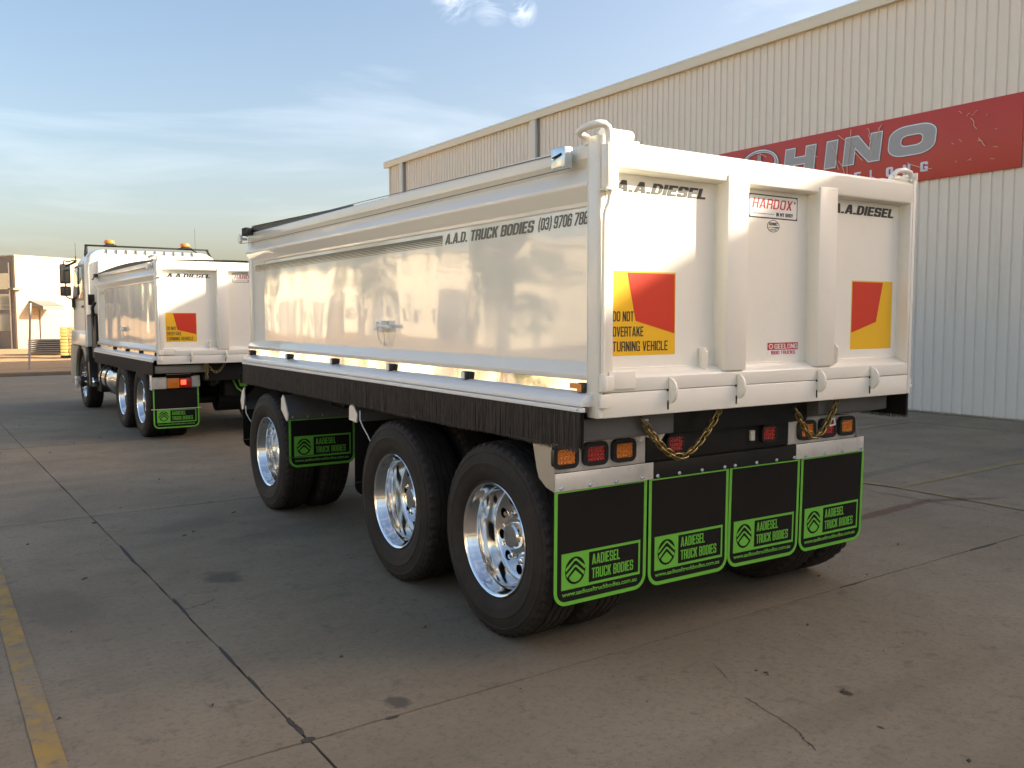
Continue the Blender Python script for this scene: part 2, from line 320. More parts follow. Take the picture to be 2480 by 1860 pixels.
def glyph(ch, w_, s, t, c):
    m = .5; W_ = w_
    if ch == ' ': return W_*.38, []
    if ch == '.': return s, [[(0, 0), (s, 0), (s, t*.95), (0, t*.95)]]
    if ch == 'I': return s, [[(0, 0), (s, 0), (s, 1), (0, 1)]]
    if ch in 'O0': return W_, [rrect(0, W_, 0, 1, c*2.0, 5), rrect(s, W_-s, t, 1-t, min(c, (W_-2*s)*.45), 4)]
    if ch == 'D': return W_, [rrect(0, W_, 0, 1, min(c*3.4, W_*.5), 6, (1, 0, 0, 1)), rrect(s, W_-s, t, 1-t, min(c*1.6, (W_-2*s)*.48), 4, (1, 0, 0, 1))]
    if ch == 'L': return W_*.85, [[(0, 0), (W_*.85, 0), (W_*.85, t), (s, t), (s, 1), (0, 1)]]
    if ch == 'E': e = W_*.88; return e, [[(0, 0), (e, 0), (e, t), (s, t), (s, m-t/2), (e*.92, m-t/2), (e*.92, m+t/2), (s, m+t/2), (s, 1-t), (e, 1-t), (e, 1), (0, 1)]]
    if ch == 'T': e = W_*.95; return e, [[(e/2-s/2, 0), (e/2+s/2, 0), (e/2+s/2, 1-t), (e, 1-t), (e, 1), (0, 1), (0, 1-t), (e/2-s/2, 1-t)]]
    if ch == 'H': return W_, [[(0, 0), (s, 0), (s, m-t/2), (W_-s, m-t/2), (W_-s, 0), (W_, 0), (W_, 1), (W_-s, 1), (W_-s, m+t/2), (s, m+t/2), (s, 1), (0, 1)]]
    if ch == 'N': return W_, [[(0, 0), (s, 0), (s, .60), (W_-s, 0), (W_, 0), (W_, 1), (W_-s, 1), (W_-s, .40), (s, 1), (0, 1)]]
    if ch == 'M': e = W_*1.3; return e, [[(0, 0), (s, 0), (s, .62), (e/2, .2), (e-s, .62), (e-s, 0), (e, 0), (e, 1), (e-s, 1), (e/2, .55), (s, 1), (0, 1)]]
    if ch == 'U': return W_, [[(0, c), (c, 0), (W_-c, 0), (W_, c), (W_, 1), (W_-s, 1), (W_-s, t), (s, t), (s, 1), (0, 1)]]
    if ch == 'V': return W_, [[(W_/2-.5*s, 0), (W_/2+.5*s, 0), (W_, 1), (W_-s, 1), (W_/2, .30), (s, 1), (0, 1)]]
    if ch == 'Y': return W_, [[(W_/2-s/2, 0), (W_/2+s/2, 0), (W_/2+s/2, .42), (W_, 1), (W_-s*1.05, 1), (W_/2, .62), (s*1.05, 1), (0, 1), (W_/2-s/2, .42)]]
    if ch == 'X': return W_, [[(0, 0), (s*1.1, 0), (W_/2, .34), (W_-s*1.1, 0), (W_, 0), (W_/2+s*.6, .5), (W_, 1), (W_-s*1.1, 1), (W_/2, .66), (s*1.1, 1), (0, 1), (W_/2-s*.6, .5)]]
    if ch == 'K': return W_, [[(0, 0), (s, 0), (s, .32), (s+.12*W_, .44), (W_-s*1.1, 0), (W_, 0), (W_*.66, .58), (W_, 1), (W_-s*1.15, 1), (s, .60), (s, 1), (0, 1)]]
    if ch == 'A':
        e = W_*1.12; k = e/2-.62*s; y1 = .18; y2 = .18+t*.8; yt = min(.86, (e/2-s)/k)
        return e, [[(0, 0), (s, 0), (s+k*y1, y1), (e-s-k*y1, y1), (e-s, 0), (e, 0), (e/2+.62*s, 1), (e/2-.62*s, 1)], [(s+k*y2, y2), (e-s-k*y2, y2), (e/2, yt)]]
    if ch == 'S': return W_, [[(W_-s, .68), (W_, .68), (W_, 1-c), (W_-c, 1), (c, 1), (0, 1-c), (0, m-t/2+c), (c, m-t/2), (W_-s, m-t/2), (W_-s, t), (s, t), (s, .32), (0, .32), (0, c), (c, 0), (W_-c, 0), (W_, c), (W_, m+t/2-c), (W_-c, m+t/2), (s, m+t/2), (s, 1-t), (W_-s, 1-t)]]
    if ch == 'C': return W_, [[(W_-s, .66), (W_, .66), (W_, 1-c), (W_-c, 1), (c, 1), (0, 1-c), (0, c), (c, 0), (W_-c, 0), (W_, c), (W_, .34), (W_-s, .34), (W_-s, t), (s, t), (s, 1-t), (W_-s, 1-t)]]
    if ch == 'G': return W_, [[(W_-s, .68), (W_, .68), (W_, 1-c), (W_-c, 1), (c, 1), (0, 1-c), (0, c), (c, 0), (W_, 0), (W_, .52), (W_*.52, .52), (W_*.52, .52-t*.8), (W_-s, .52-t*.8), (W_-s, t), (s, t), (s, 1-t), (W_-s, 1-t)]]
    if ch == 'R': return W_, [[(0, 0), (s, 0), (s, .40), (W_-s, .40), (W_-s, 0), (W_, 0), (W_, .42), (W_-c*.5, .48), (W_, .54), (W_, 1-c), (W_-c, 1), (0, 1)], [(s, .40+t), (W_-s, .40+t), (W_-s, 1-t), (s, 1-t)]]
    if ch == 'B': return W_, [[(0, 0), (W_-c, 0), (W_, c), (W_, .45), (W_-c*.5, .5), (W_, .55), (W_, 1-c), (W_-c, 1), (0, 1)], [(s, t), (W_-s, t), (W_-s, m-t/2), (s, m-t/2)], [(s, m+t/2), (W_-s, m+t/2), (W_-s, 1-t), (s, 1-t)]]
    if ch == '8': return W_, [[(c, 0), (W_-c, 0), (W_, c), (W_, .45), (W_-c*.5, .5), (W_, .55), (W_, 1-c), (W_-c, 1), (c, 1), (0, 1-c), (0, .55), (c*.5, .5), (0, .45), (0, c)], [(s, t), (W_-s, t), (W_-s, m-t/2), (s, m-t/2)], [(s, m+t/2), (W_-s, m+t/2), (W_-s, 1-t), (s, 1-t)]]
    if ch == '3': return W_, [[(0, .70), (s, .70), (s, 1-t), (W_-s, 1-t), (W_-s, m+t/2), (s*1.1, m+t/2), (s*1.1, m-t/2), (W_-s, m-t/2), (W_-s, t), (s, t), (s, .30), (0, .30), (0, c), (c, 0), (W_-c, 0), (W_, c), (W_, .45), (W_-c*.5, .5), (W_, .55), (W_, 1-c), (W_-c, 1), (c, 1), (0, 1-c)]]
    if ch in '96':
        a = [[(0, .30), (0, c), (c, 0), (W_-c, 0), (W_, c), (W_, 1-c), (W_-c, 1), (c, 1), (0, 1-c), (0, .38+c), (c, .38), (W_-s, .38), (W_-s, t), (s, t), (s, .30)], [(s, .38+t), (W_-s, .38+t), (W_-s, 1-t), (s, 1-t)]]
        return W_, a if ch == '9' else [[(W_-x, 1-y) for x, y in lp] for lp in a]
    if ch == '7': return W_, [[(W_*.12, 0), (W_*.12+s*1.05, 0), (W_, 1-t*1.2), (W_, 1), (0, 1), (0, 1-t), (W_-s*1.05, 1-t)]]
    if ch == '1': e = s*1.7; return e, [[(e-s, 0), (e, 0), (e, 1), (e-s, 1), (0, .86), (0, .70), (e-s, .80)]]
    if ch == '(': e = s*1.6; return e, [[(e, 1.08), (e-s*.8, 1.08), (0, .75), (0, .2), (e-s*.8, -.12), (e, -.12), (s*.9, .22), (s*.9, .73)]]
    if ch == ')':
        e, a = glyph('(', w_, s, t, c); return e, [[(e-x, y) for x, y in lp] for lp in a]
    return W_, []
STY = {'heavy': (.74, .27, .20, .10, .07), 'cond': (.40, .125, .125, .09, .07), 'med': (.52, .125, .125, .10, .11), 'ital': (.56, .19, .17, .10, .07), 'digit': (.46, .14, .14, .10, .08)}
def block_mesh(txt, w_, h_, style, shear=0, thick=.0012):
    key = (txt, round(w_, 4), round(h_, 4), style, shear)
    if key in _tc: return _tc[key]
    gw, s_, t_, c_, gap = STY[style]; x = 0; loops = []
    for ch in txt:
        e, lps = glyph(ch, gw, s_, t_, c_); loops += [[(x+px, py) for px, py in lp] for lp in lps]; x += e+gap
    loops = [[(px+shear*py, py) for px, py in lp] for lp in loops]
    x0 = min(p[0] for lp in loops for p in lp); x1 = max(p[0] for lp in loops for p in lp)
    loops = [[((px-x0)/(x1-x0)*w_, py*h_) for px, py in lp] for lp in loops]
    me = curve_mesh(loops, thick); _tc[key] = me; return me
REAR = Matrix(((1, 0, 0, 0), (0, 0, -1, 0), (0, 1, 0, 0), (0, 0, 0, 1)))      # local x -> X, y -> Z, z -> -Y
LEFT = Matrix(((0, 0, -1, 0), (-1, 0, 0, 0), (0, 1, 0, 0), (0, 0, 0, 1)))     # local x -> -Y, y -> Z, z -> -X
def place(name, me, m, frame, org, parent, label=None):
    me2 = me if (not me.materials or me.materials[0] == m) else me.copy()
    if me2 is not me: me2.materials.clear()
    if not me2.materials: me2.materials.append(m)
    o = link(name, me2, None, parent, label=label); o.matrix_basis = Matrix.Translation(org) @ frame; FRAMES[o.name] = Matrix.Translation(org) @ frame; return o
def text(txt, x, z, w_, h_, y, m, parent, frame=REAR, bold=0, shear=0, name='lettering', thick=.0012):
    org = (x, y, z) if frame is REAR else (y, x, z)
    return place(name, text_mesh(txt, w_, h_, bold, shear, thick), m, frame, org, parent)
def block(txt, x, z, w_, h_, y, m, parent, style, frame=REAR, shear=0, thick=.0012):
    org = (x, y, z) if frame is REAR else (y, x, z)
    return place('lettering', block_mesh(txt, w_, h_, style, shear, thick), m, frame, org, parent)
def flat(name, loops, m, org, parent, frame=REAR, thick=.0012):
    return place(name, curve_mesh(loops, thick), m, frame, org, parent)
def rrect(x0, x1, y0, y1, r, n=5, corners=(1, 1, 1, 1)):
    out_ = []
    for (cx, cy, a0, k) in ((x1-r, y1-r, 0, 0), (x0+r, y1-r, 90, 1), (x0+r, y0+r, 180, 2), (x1-r, y0+r, 270, 3)):
        if corners[k]:
            out_ += [(cx+r*math.cos(R(a0+90*i/n)), cy+r*math.sin(R(a0+90*i/n))) for i in range(n+1)]
        else:
            out_.append((x1 if k in (0, 3) else x0, y1 if k in (0, 1) else y0))
    return out_
def ellipse(cx, cy, rx, ry, n=36): return [(cx+rx*math.cos(2*math.pi*i/n), cy+ry*math.sin(2*math.pi*i/n)) for i in range(n)]

bolt_me = MB().lathe([(0, .0), (0, .011), (.004, .011), (.007, .009), (.008, .006), (.008, 0)], axis='y', seg=10).mesh('bolt'); 
for v in bolt_me.vertices: v.co.y = -v.co.y
bolt_me.materials.append(M['zinc'])
def bolt(x, y, z, parent, s=1.0, rz=0):
    o = link('bolt', bolt_me, None, parent); o.location = (x, y, z); o.scale = (s, s, s); o.rotation_euler.z = rz; return o

# ------------------------------------------------------------------ ground
yard = MB().box(-60, 12.5, -40, 26.0, -.30, -.03).build('concrete_yard', M['joint']); tag(yard, kind='structure')
ang = -.0228
def G(u, v):   # slab grid frame -> world; u across, v along
    return (-1.262+u*math.cos(-.02)-v*math.sin(.0228), .236-u*math.sin(-.02)+v*math.cos(.0228))
us = [-31.2, -24.9, -18.6, -12.4, -6.2, 0, 6.35, 13.45]; vs_ = [-24.4, -19.6, -14.8, -9.6, -4.8, 0, 4.80, 9.6, 14.4, 19.2, 25.5]
def edge(p, q, seed, n):
    out_ = []
    for i in range(n):
        t = i/n; x = p[0]+(q[0]-p[0])*t; y = p[1]+(q[1]-p[1])*t
        dx, dy = q[0]-p[0], q[1]-p[1]; L_ = math.hypot(dx, dy); k = (noise.noise(Vector((x*3.1, y*3.1, seed)))*.004+noise.noise(Vector((x*14, y*14, seed)))*.004+abs(noise.noise(Vector((x*1.1, y*1.3, seed+5))))*.006)
        if i == 0: k = .004
        out_.append((x-dy/L_*k, y+dx/L_*k))
    return out_
for i in range(len(us)-1):
    for j in range(len(vs_)-1):
        g_ = .0028; h_ = .0052
        c4 = [G(us[i]+g_, vs_[j]+h_), G(us[i+1]-g_, vs_[j]+h_), G(us[i+1]-g_, vs_[j+1]-h_), G(us[i]+g_, vs_[j+1]-h_)]
        near = abs(us[i]+3) < 12 and -6 < vs_[j] < 12
        poly = []
        for a in range(4): poly += edge(c4[a], c4[(a+1) % 4], i*7.3+j*3.7, 90 if near else 12)
        poly = [(x, min(y, 25.98)) for x, y in poly]
        MB().prism(poly, 'z', -.025, 0).build('slab', M['concrete'], yard, smooth=20)
# patches of extra sealant along the joints
for (x, y, rx, ry) in ((-1.268, .43, .012, .05), (-1.262, .245, .03, .02), (-1.262, .35, .012, .05), (-.90, .236, .03, .012), (-1.275, .9, .008, .10), (-1.285, 1.3, .010, .16), (-1.30, 2.2, .01, .2), (-1.34, 3.6, .012, .3), (-1.386, 4.77, .02, .03), (2.3, .305, .10, .009), (3.9, .335, .18, .014)):
    pl = [(x+rx*math.cos(a)*(1+.35*noise.noise(Vector((x*9+math.cos(a)*2, y*7+math.sin(a)*2, 3)))), y+ry*math.sin(a)*(1+.35*noise.noise(Vector((x*5, math.cos(a)*2, math.sin(a)*3))))) for a in [2*math.pi*k/18 for k in range(18)]]
    MB().prism(pl, 'z', -.01, .002).build('sealant_patch', M['joint'], yard)
def crack(pts, w0=.005):
    mb = MB(); P = []
    for a, b in zip(pts[:-1], pts[1:]):
        for k in range(8):
            t = k/8; P.append((a[0]+(b[0]-a[0])*t+noise.noise(Vector((a[0]+t*5, k, 1)))*.02, a[1]+(b[1]-a[1])*t+noise.noise(Vector((k, a[1]+t*5, 2)))*.02))
    L1 = []; L2 = []
    for k, p in enumerate(P):
        q = P[min(k+1, len(P)-1)]; r_ = P[max(k-1, 0)]; dx, dy = q[0]-r_[0], q[1]-r_[1]; l = math.hypot(dx, dy)+1e-6; ww = w0*(.25+.75*abs(noise.noise(Vector((k*.7, 3, p[0])))))
        L1.append((p[0]-dy/l*ww, p[1]+dx/l*ww)); L2.append((p[0]+dy/l*ww, p[1]-dx/l*ww))
    n = len(P); mb.add([(x, y, .0015) for x, y in L1+L2], [(i, i+1, n+i+1, n+i) for i in range(n-1)])
    mb.build('crack', M['joint'], yard)
crack([(-1.301, 2.133), (-1.22, 2.16), (-1.15, 2.19), (-1.098, 2.239)], .007)
crack([(.479, -.461), (.45, -.60), (.426, -.755), (.37, -.86), (.337, -.943)], .005)
crack([(.63, -.13), (.60, -.2), (.56, -.27)], .004); crack([(-.55, 3.6), (-.45, 3.66), (-.33, 3.62)], .006); crack([(5.067, 1.9), (5.09, 1.4), (5.12, .9)], .006)
def line(p, q, wd, m, z=.004):
    dx, dy = q[0]-p[0], q[1]-p[1]; l = math.hypot(dx, dy); nx, ny = -dy/l*wd/2, dx/l*wd/2; n = max(2, int(l*12))
    A = []; B = []
    for i in range(n+1):
        t = i/n; x, y = p[0]+dx*t, p[1]+dy*t; e = 1+.06*noise.noise(Vector((x*9, y*9, 1))); A.append((x+nx*e, y+ny*e, z)); B.append((x-nx*e, y-ny*e, z))
    MB().add(A+B, [(i, i+1, n+1+i+1, n+1+i) for i in range(n)]).build('painted_line', m, yard)
line((-2.115, -1.5), (-2.165, 4.9), .098, M['linepaint']); line((-2.235, 1.745), (-3.8, 1.70), .09, M['linepaint'], .006)
line((5.40, 2.02), (9.5, 2.16), .10, M['faintline']); line((5.43, 2.0), (5.40, -.6), .09, M['faintline'], .006); line((5.36, 2.4), (5.43, 2.0), .09, M['faintline'], .008)
line((10.585, 6.1), (10.86, 2.2), .10, M['faintline']); line((8.2, 4.93), (10.5, 5.1), .09, M['faintline'], .006); line((10.5, 6.4), (10.2, 12), .10, M['faintline'], .008)

rnd = random.Random(11); mb = MB()
for k in range(420):
    x, y = rnd.uniform(-3.2, 9), rnd.uniform(-1.6, 14); r_ = rnd.choice((.003, .004, .005, .008, .012)); a = rnd.random()*3
    mb.add([(x-r_, y-r_*.6, 0), (x+r_, y-r_*.4, 0), (x+r_*.6*math.cos(a), y+r_, 0), (x+r_*.1, y, r_*.9)], [(0, 1, 3), (1, 2, 3), (2, 0, 3)])
mb.build('grit', M['joint'], yard, kind='stuff')
for k, (x, y, ln, a) in enumerate(((-.3, 1.1, .05, .4), (.2, 2.1, .035, 1.4), (-.9, 3.9, .06, .3), (-1.7, 3.1, .05, .2), (-.35, 4.5, .06, .2), (.75, -.35, .04, 1.0), (2.6, .9, .05, .1), (3.4, .7, .05, .2), (3.0, 1.15, .08, .1), (5.6, 2.9, .06, .2), (-1.5, .75, .03, 1.2), (.88, -.66, .035, .5))):
    MB().tube([(x, y, .004), (x+ln*.5*math.cos(a), y+ln*.5*math.sin(a), .009), (x+ln*math.cos(a+.4), y+ln*math.sin(a+.4), .004)], .003, 5, radii=[.002, .005, .001]).build('dry_leaf', M['bark'], yard)
def dirtz(x, y): return .02+.10*noise.noise(Vector((x*.25, y*.25, 0)))+.05*noise.noise(Vector((x*1.3, y*1.3, 4)))
far = MB().grid(lambda a, b: (-70+140*a, 26.0+64*b, dirtz(-70+140*a, 26+64*b)-.02), 160, 80).build('dirt_ground', M['dirt'], smooth=80); tag(far, kind='structure')
hz_ = MB().add([(-1500, -1200, -.36), (1500, -1200, -.36), (1500, 1500, -.36), (-1500, 1500, -.36)], [(0, 1, 2, 3)]).build('ground', M['dirt']); tag(hz_, kind='structure')
kb = MB().box(-60, 12.0, 25.95, 26.35, -.2, .09).build('kerb', M['kerb'], bevel=.03); tag(kb, kind='structure')

# ------------------------------------------------------------------ warehouse on the right
wh = empty('warehouse', (12.1, 0, 0)); tag(wh, 'long beige warehouse clad in ribbed metal sheets behind the trailer', 'warehouse')
def wp(mb, name, m, **k):
    mb.v = [(x-12.1, y, z) for x, y, z in mb.v]; return mb.build(name, m, wh, **k)
pitch = .18
prof = []
for k in range(4):
    o = k*pitch; prof += [(o, 0), (o+.062, 0), (o+.074, -.028), (o+.106, -.028), (o+.118, 0)]
prof.append((4*pitch, 0))
mb = MB(); n = len(prof); mb.add([(x, y, .03) for y, x in prof]+[(x, y, 7.30) for y, x in prof], [(i, i+1, n+i+1, n+i) for i in range(n-1)])
sheet = mb.mesh('cladding_sheet', smooth=15); sheet.materials.append(M['wallpaint'])
y = -27.0
while y < 26.9:
    o = link('cladding_sheet', sheet, None, wh); o.location = (.002*random.random(), y, 0); y += 4*pitch
mb = MB()
for zz in (.34, 2.02, 3.78, 5.55):
    yy = -3.0
    while yy < 26.8:
        if not (3.9 < zz < 5.3 and yy < 11.3): mb.lathe([(12.101, 0), (12.088, .013), (12.101, .015)], (0, yy+.03, zz+.004*math.sin(yy*9)), 'x', 6)
        yy += pitch*(1 if zz < 1 else 2)
wp(mb, 'screw_row', M['steel'], kind='stuff')
wp(MB().box(12.16, 12.4, -27, 27.1, -.3, .05), 'base_slab', M['kerb'])
wp(MB().box(12.15, 45, -27, 27.05, 0, 7.2), 'inner_wall', M['wallpaint'])
wp(MB().prism([(11.97, 7.22), (11.97, 7.43), (11.985, 7.455), (12.02, 7.455), (12.05, 7.40), (12.16, 7.40), (12.16, 7.24)], 'y', -27.2, 27.35), 'gutter', M['trim'], bevel=.006)
wp(MB().box(11.962, 11.972, -27.2, 27.36, 7.395, 7.402), 'gutter_lip', M['trim'])
wp(MB().prism([(12.0, 7.40), (28.5, 8.3), (45, 7.40)], 'y', -27.2, 27.2), 'roof', M['trim'])
for yy in (25.99, 17.67, -8.1): wp(MB().box(11.99, 12.1, yy-.12, yy+.12, .03, 7.25), 'column_cover', M['trim'], bevel=.008); wp(MB().box(11.985, 12.1, yy-.20, yy-.135, .03, 7.25), 'downpipe', M['steel'], bevel=.01)
wp(MB().box(12.06, 12.16, 27.0, 27.1, 0, 7.3), 'corner_flashing', M['trim'], bevel=.01)
# sign on the wall
sg = empty('wall_sign', (12.05, 7.5, 4.03)); tag(sg, 'long red sign board with silver letters high on the warehouse wall', 'sign')
SX = 12.045
def sp(mb, name, m, **k):
    mb.v = [(x-12.05, y-7.5, z-4.03) for x, y, z in mb.v]; return mb.build(name, m, sg, **k)
sp(MB().box(SX, 12.072, 4.27, 11.2, 4.035, 5.205), 'board', M['signred'], bevel=.004)
def signpoly(name, loops, m, off, thick=.004):   # loops in (y, z) world as seen from the yard, local x = -y
    me = curve_mesh([[(-(a), b) for a, b in lp] for lp in loops], thick)
    o = place(name, me, m, LEFT, (SX-off-12.05, -7.5, -4.03), sg); return o
def offset_poly(lp, d):
    n = len(lp); ar = sum(lp[i][0]*lp[(i+1) % n][1]-lp[(i+1) % n][0]*lp[i][1] for i in range(n)); s = 1 if ar > 0 else -1; out_ = []
    for i in range(n):
        p0, p1, p2 = Vector(lp[i-1]), Vector(lp[i]), Vector(lp[(i+1) % n]); e1 = (p1-p0).normalized(); e2 = (p2-p1).normalized()
        n1 = Vector((e1.y, -e1.x))*s; n2 = Vector((e2.y, -e2.x))*s; b = (n1+n2); b = b/max(.35, b.length_squared/2)
        out_.append((p1.x+b.x*d, p1.y+b.y*d))
    return out_
zb_, zt_ = 4.52, 5.005; sh = .10      # italic shear
def S(yl, wd, pts): # letter coords: u 0..1 left to right, v 0..1 up -> (y,z)
    return [(yl-u*wd-sh*0-(v-.0)*sh*.5, zb_+v*(zt_-zb_)) for u, v in pts]
Hl = S(8.90, .70, [(0, 0), (.30, 0), (.30, .36), (.70, .36), (.70, 0), (1, 0), (1, 1), (.70, 1), (.70, .62), (.30, .62), (.30, 1), (0, 1)])
Il = S(7.93, .22, [(0, 0), (1, 0), (1, 1), (0, 1)])
Nl = S(7.52, .74, [(0, 0), (.28, 0), (.28, .62), (.72, 0), (1, 0), (1, 1), (.72, 1), (.72, .40), (.34, 1), (0, 1)])
def orect(yl, wd, a, r): 
    return [(yl-u*wd-v*sh*.5, zb_+v*(zt_-zb_)) for u, v in rrect(a, 1-a, a*1.15, 1-a*1.15, r, 7)]
Oo = orect(6.60, .86, 0, .34); Oi = orect(6.60, .86, .25, .16)
for lp in (Hl, Il, Nl):
    signpoly('letter_outline', [offset_poly(lp, .034)], M['darkgrey'], .004); signpoly('letter_edge', [offset_poly(lp, .020)], M['silver'], .009); signpoly('letter', [lp], M['letter'], .014)
signpoly('letter_outline', [offset_poly(Oo, .034), offset_poly(Oi, -.034)], M['darkgrey'], .004); signpoly('letter_edge', [offset_poly(Oo, .020), offset_poly(Oi, -.020)], M['silver'], .009); signpoly('letter', [Oo, Oi], M['letter'], .014)
for r0, mm, of in ((0, 'darkgrey', .004), (.022, 'silver', .009), (.045, 'letter', .014)):
    o1 = ellipse(9.54, 4.80, .52-r0, .345-r0); o2 = ellipse(9.54, 4.85, .38+r0, .20+r0*.5)
    signpoly('emblem_ring', [o1, o2], M[mm], of)
signpoly('emblem_bar', [[(9.62, 4.47), (9.57, 5.02), (9.49, 5.02), (9.44, 4.47)]], M['letter'], .018)
for i, ch in enumerate('GEELONG'):
    yc = 7.86-i*.328; me = block_mesh(ch, .085 if ch == 'L' else .14, .165, 'heavy', 0, .004)
    place('letter', me, M['lav'], LEFT, (SX-.004-12.05, yc+.08-7.5, 4.19-4.03), sg)
random.seed(3)
def strand(y0, z0, y1, z1, amp, r=.006):
    P = []
    for k in range(9):
        t = k/8; P.append((SX-.02-.01*math.sin(t*3), y0+(y1-y0)*t+amp*noise.noise(Vector((t*3, y0, z0)))*1.5, z0+(z1-z0)*t+amp*math.sin(math.pi*t)))
    sp(MB().tube(P, r, 5), 'peeling_strand', M['strand'])
for a in ((7.62, 5.10, 7.10, 4.55, .04), (7.35, 5.16, 7.42, 4.30, .03), (7.02, 5.12, 6.9, 4.62, .05), (7.75, 4.95, 7.6, 4.45, .03), (7.60, 4.62, 7.42, 4.25, .02), (8.35, 5.0, 8.1, 4.75, .05), (7.5, 4.2, 7.46, 4.12, .01), (6.75, 5.14, 6.82, 4.9, .03), (9.6, 5.05, 9.35, 4.95, .03), (6.15, 4.38, 5.75, 4.22, -.06), (5.1, 4.95, 5.0, 4.75, .03), (4.95, 4.6, 4.85, 4.45, .02)): strand(*a)
for k in range(14):
    y0, z0 = random.uniform(4.45, 5.45), random.uniform(4.2, 5.1); strand(y0, z0, y0-random.uniform(.01, .07), z0+random.uniform(-.06, .04), .012, .004)

# ------------------------------------------------------------------ flap, lamps, wheels, chain
def flap(root, x0, x1, z0, z1, y, logo=True, rod=None, dark=False):
    W_ = x1-x0; r = .075
    f = flat('mud_flap', [rrect(x0, x1, z0, z1, r, 6, (0, 0, 1, 1))], M['flap'], (0, y+.004, 0), root, thick=.007)
    pv = Vector(((x0+x1)/2, y, z1)); rr_ = random.Random(x0*7+y)
    f.matrix_basis = Matrix.Translation(pv) @ Matrix.Rotation(R(rr_.uniform(-.6, .9)), 4, 'X') @ Matrix.Rotation(R(rr_.uniform(-.35, .35)), 4, 'Y') @ Matrix.Rotation(R(rr_.uniform(-.8, .8)), 4, 'Z') @ Matrix.Translation(-pv) @ FRAMES[f.name]
    if not logo: return f
    b = .021
    outer = rrect(x0+.002, x1-.002, z0+.002, z1-.001, r, 7, (0, 0, 1, 1)); inner = rrect(x0+b, x1-b, z0+b, z1-.008, r*.72, 7, (0, 0, 1, 1))
    flat('border', [outer, inner], M['green'], (0, y-.0007, 0), f)
    k = W_/.591
    lx0, lx1, lz0, lz1, bx = x0+.047*k, x0+.549*k, z0+.080, z0+.258, x0+.215*k
    flat('logo_frame', [[(lx0, lz0), (lx1, lz0), (lx1, lz1), (lx0, lz1)], [(bx, lz0+.013), (lx1-.011, lz0+.013), (lx1-.011, lz1-.013), (bx, lz1-.013)]], M['green'], (0, y-.0007, 0), f)
    cx, cz, rx, rz_ = (lx0+bx)/2, (lz0+lz1)/2, .062*k, .068
    flat('emblem', [ellipse(cx, cz, rx, rz_)], M['flap'], (0, y-.0016, 0), f)
    def cl(u, v): return (cx+u*rx, cz+v*rz_)
    flat('emblem_chevron', [[cl(-.93, .0), cl(-.98, .22), cl(-.10, .86), cl(.10, .86), cl(.98, .22), cl(.93, .0), cl(.10, .70), cl(-.10, .70)]], M['green'], (0, y-.0026, 0), f)
    flat('emblem_chevron', [[cl(-.82, -.42), cl(-.92, -.20), cl(-.08, .40), cl(.08, .40), cl(.92, -.20), cl(.82, -.42), cl(.08, .24), cl(-.08, .24)]], M['green'], (0, y-.0026, 0), f)
    flat('emblem_base', [[cl(0, .02), cl(-.62, -.46), cl(-.52, -.62), cl(-.3, -.78), cl(0, -.84), cl(.3, -.78), cl(.52, -.62), cl(.62, -.46)]], M['green'], (0, y-.0026, 0), f)
    block('AADIESEL', bx+.020*k, lz0+.100, .178*k, .052, y-.0008, M['green'], f, 'cond')
    block('TRUCK BODIES', bx+.020*k, lz0+.030, .268*k, .052, y-.0008, M['green'], f, 'cond')
    text('www.aadieseltruckbodies.com.au', lx0+.005, z0+.046, .475*k, .023, y-.0002, M['green'], f, bold=.008)
    return f
def jewel(root, x, z, y, m, hw=.057, hh=.040, rim=.018):
    o = flat('tail_lamp', [rrect(x-hw-rim, x+hw+rim, z-hh-rim, z+hh+rim, .034, 6), rrect(x-hw+.004, x+hw-.004, z-hh+.004, z+hh-.004, .012, 4)], M['blackplastic'], (0, y-.012, 0), root, thick=.024)
    flat('lens', [rrect(x-hw, x+hw, z-hh, z+hh, .016, 4)], m, (0, y-.012, 0), o, thick=.012)
    mb = MB()
    for i in range(6):
        for j in range(4):
            mb.lathe([(0, .0075), (-.003, .006), (-.0042, .003), (-.0045, 0)], (x-hw+(i+.5)*2*hw/6, y-.018, z-hh+(j+.5)*2*hh/4), 'y', 8)
    mb.build('lens_diode', m, o, kind='stuff'); return o

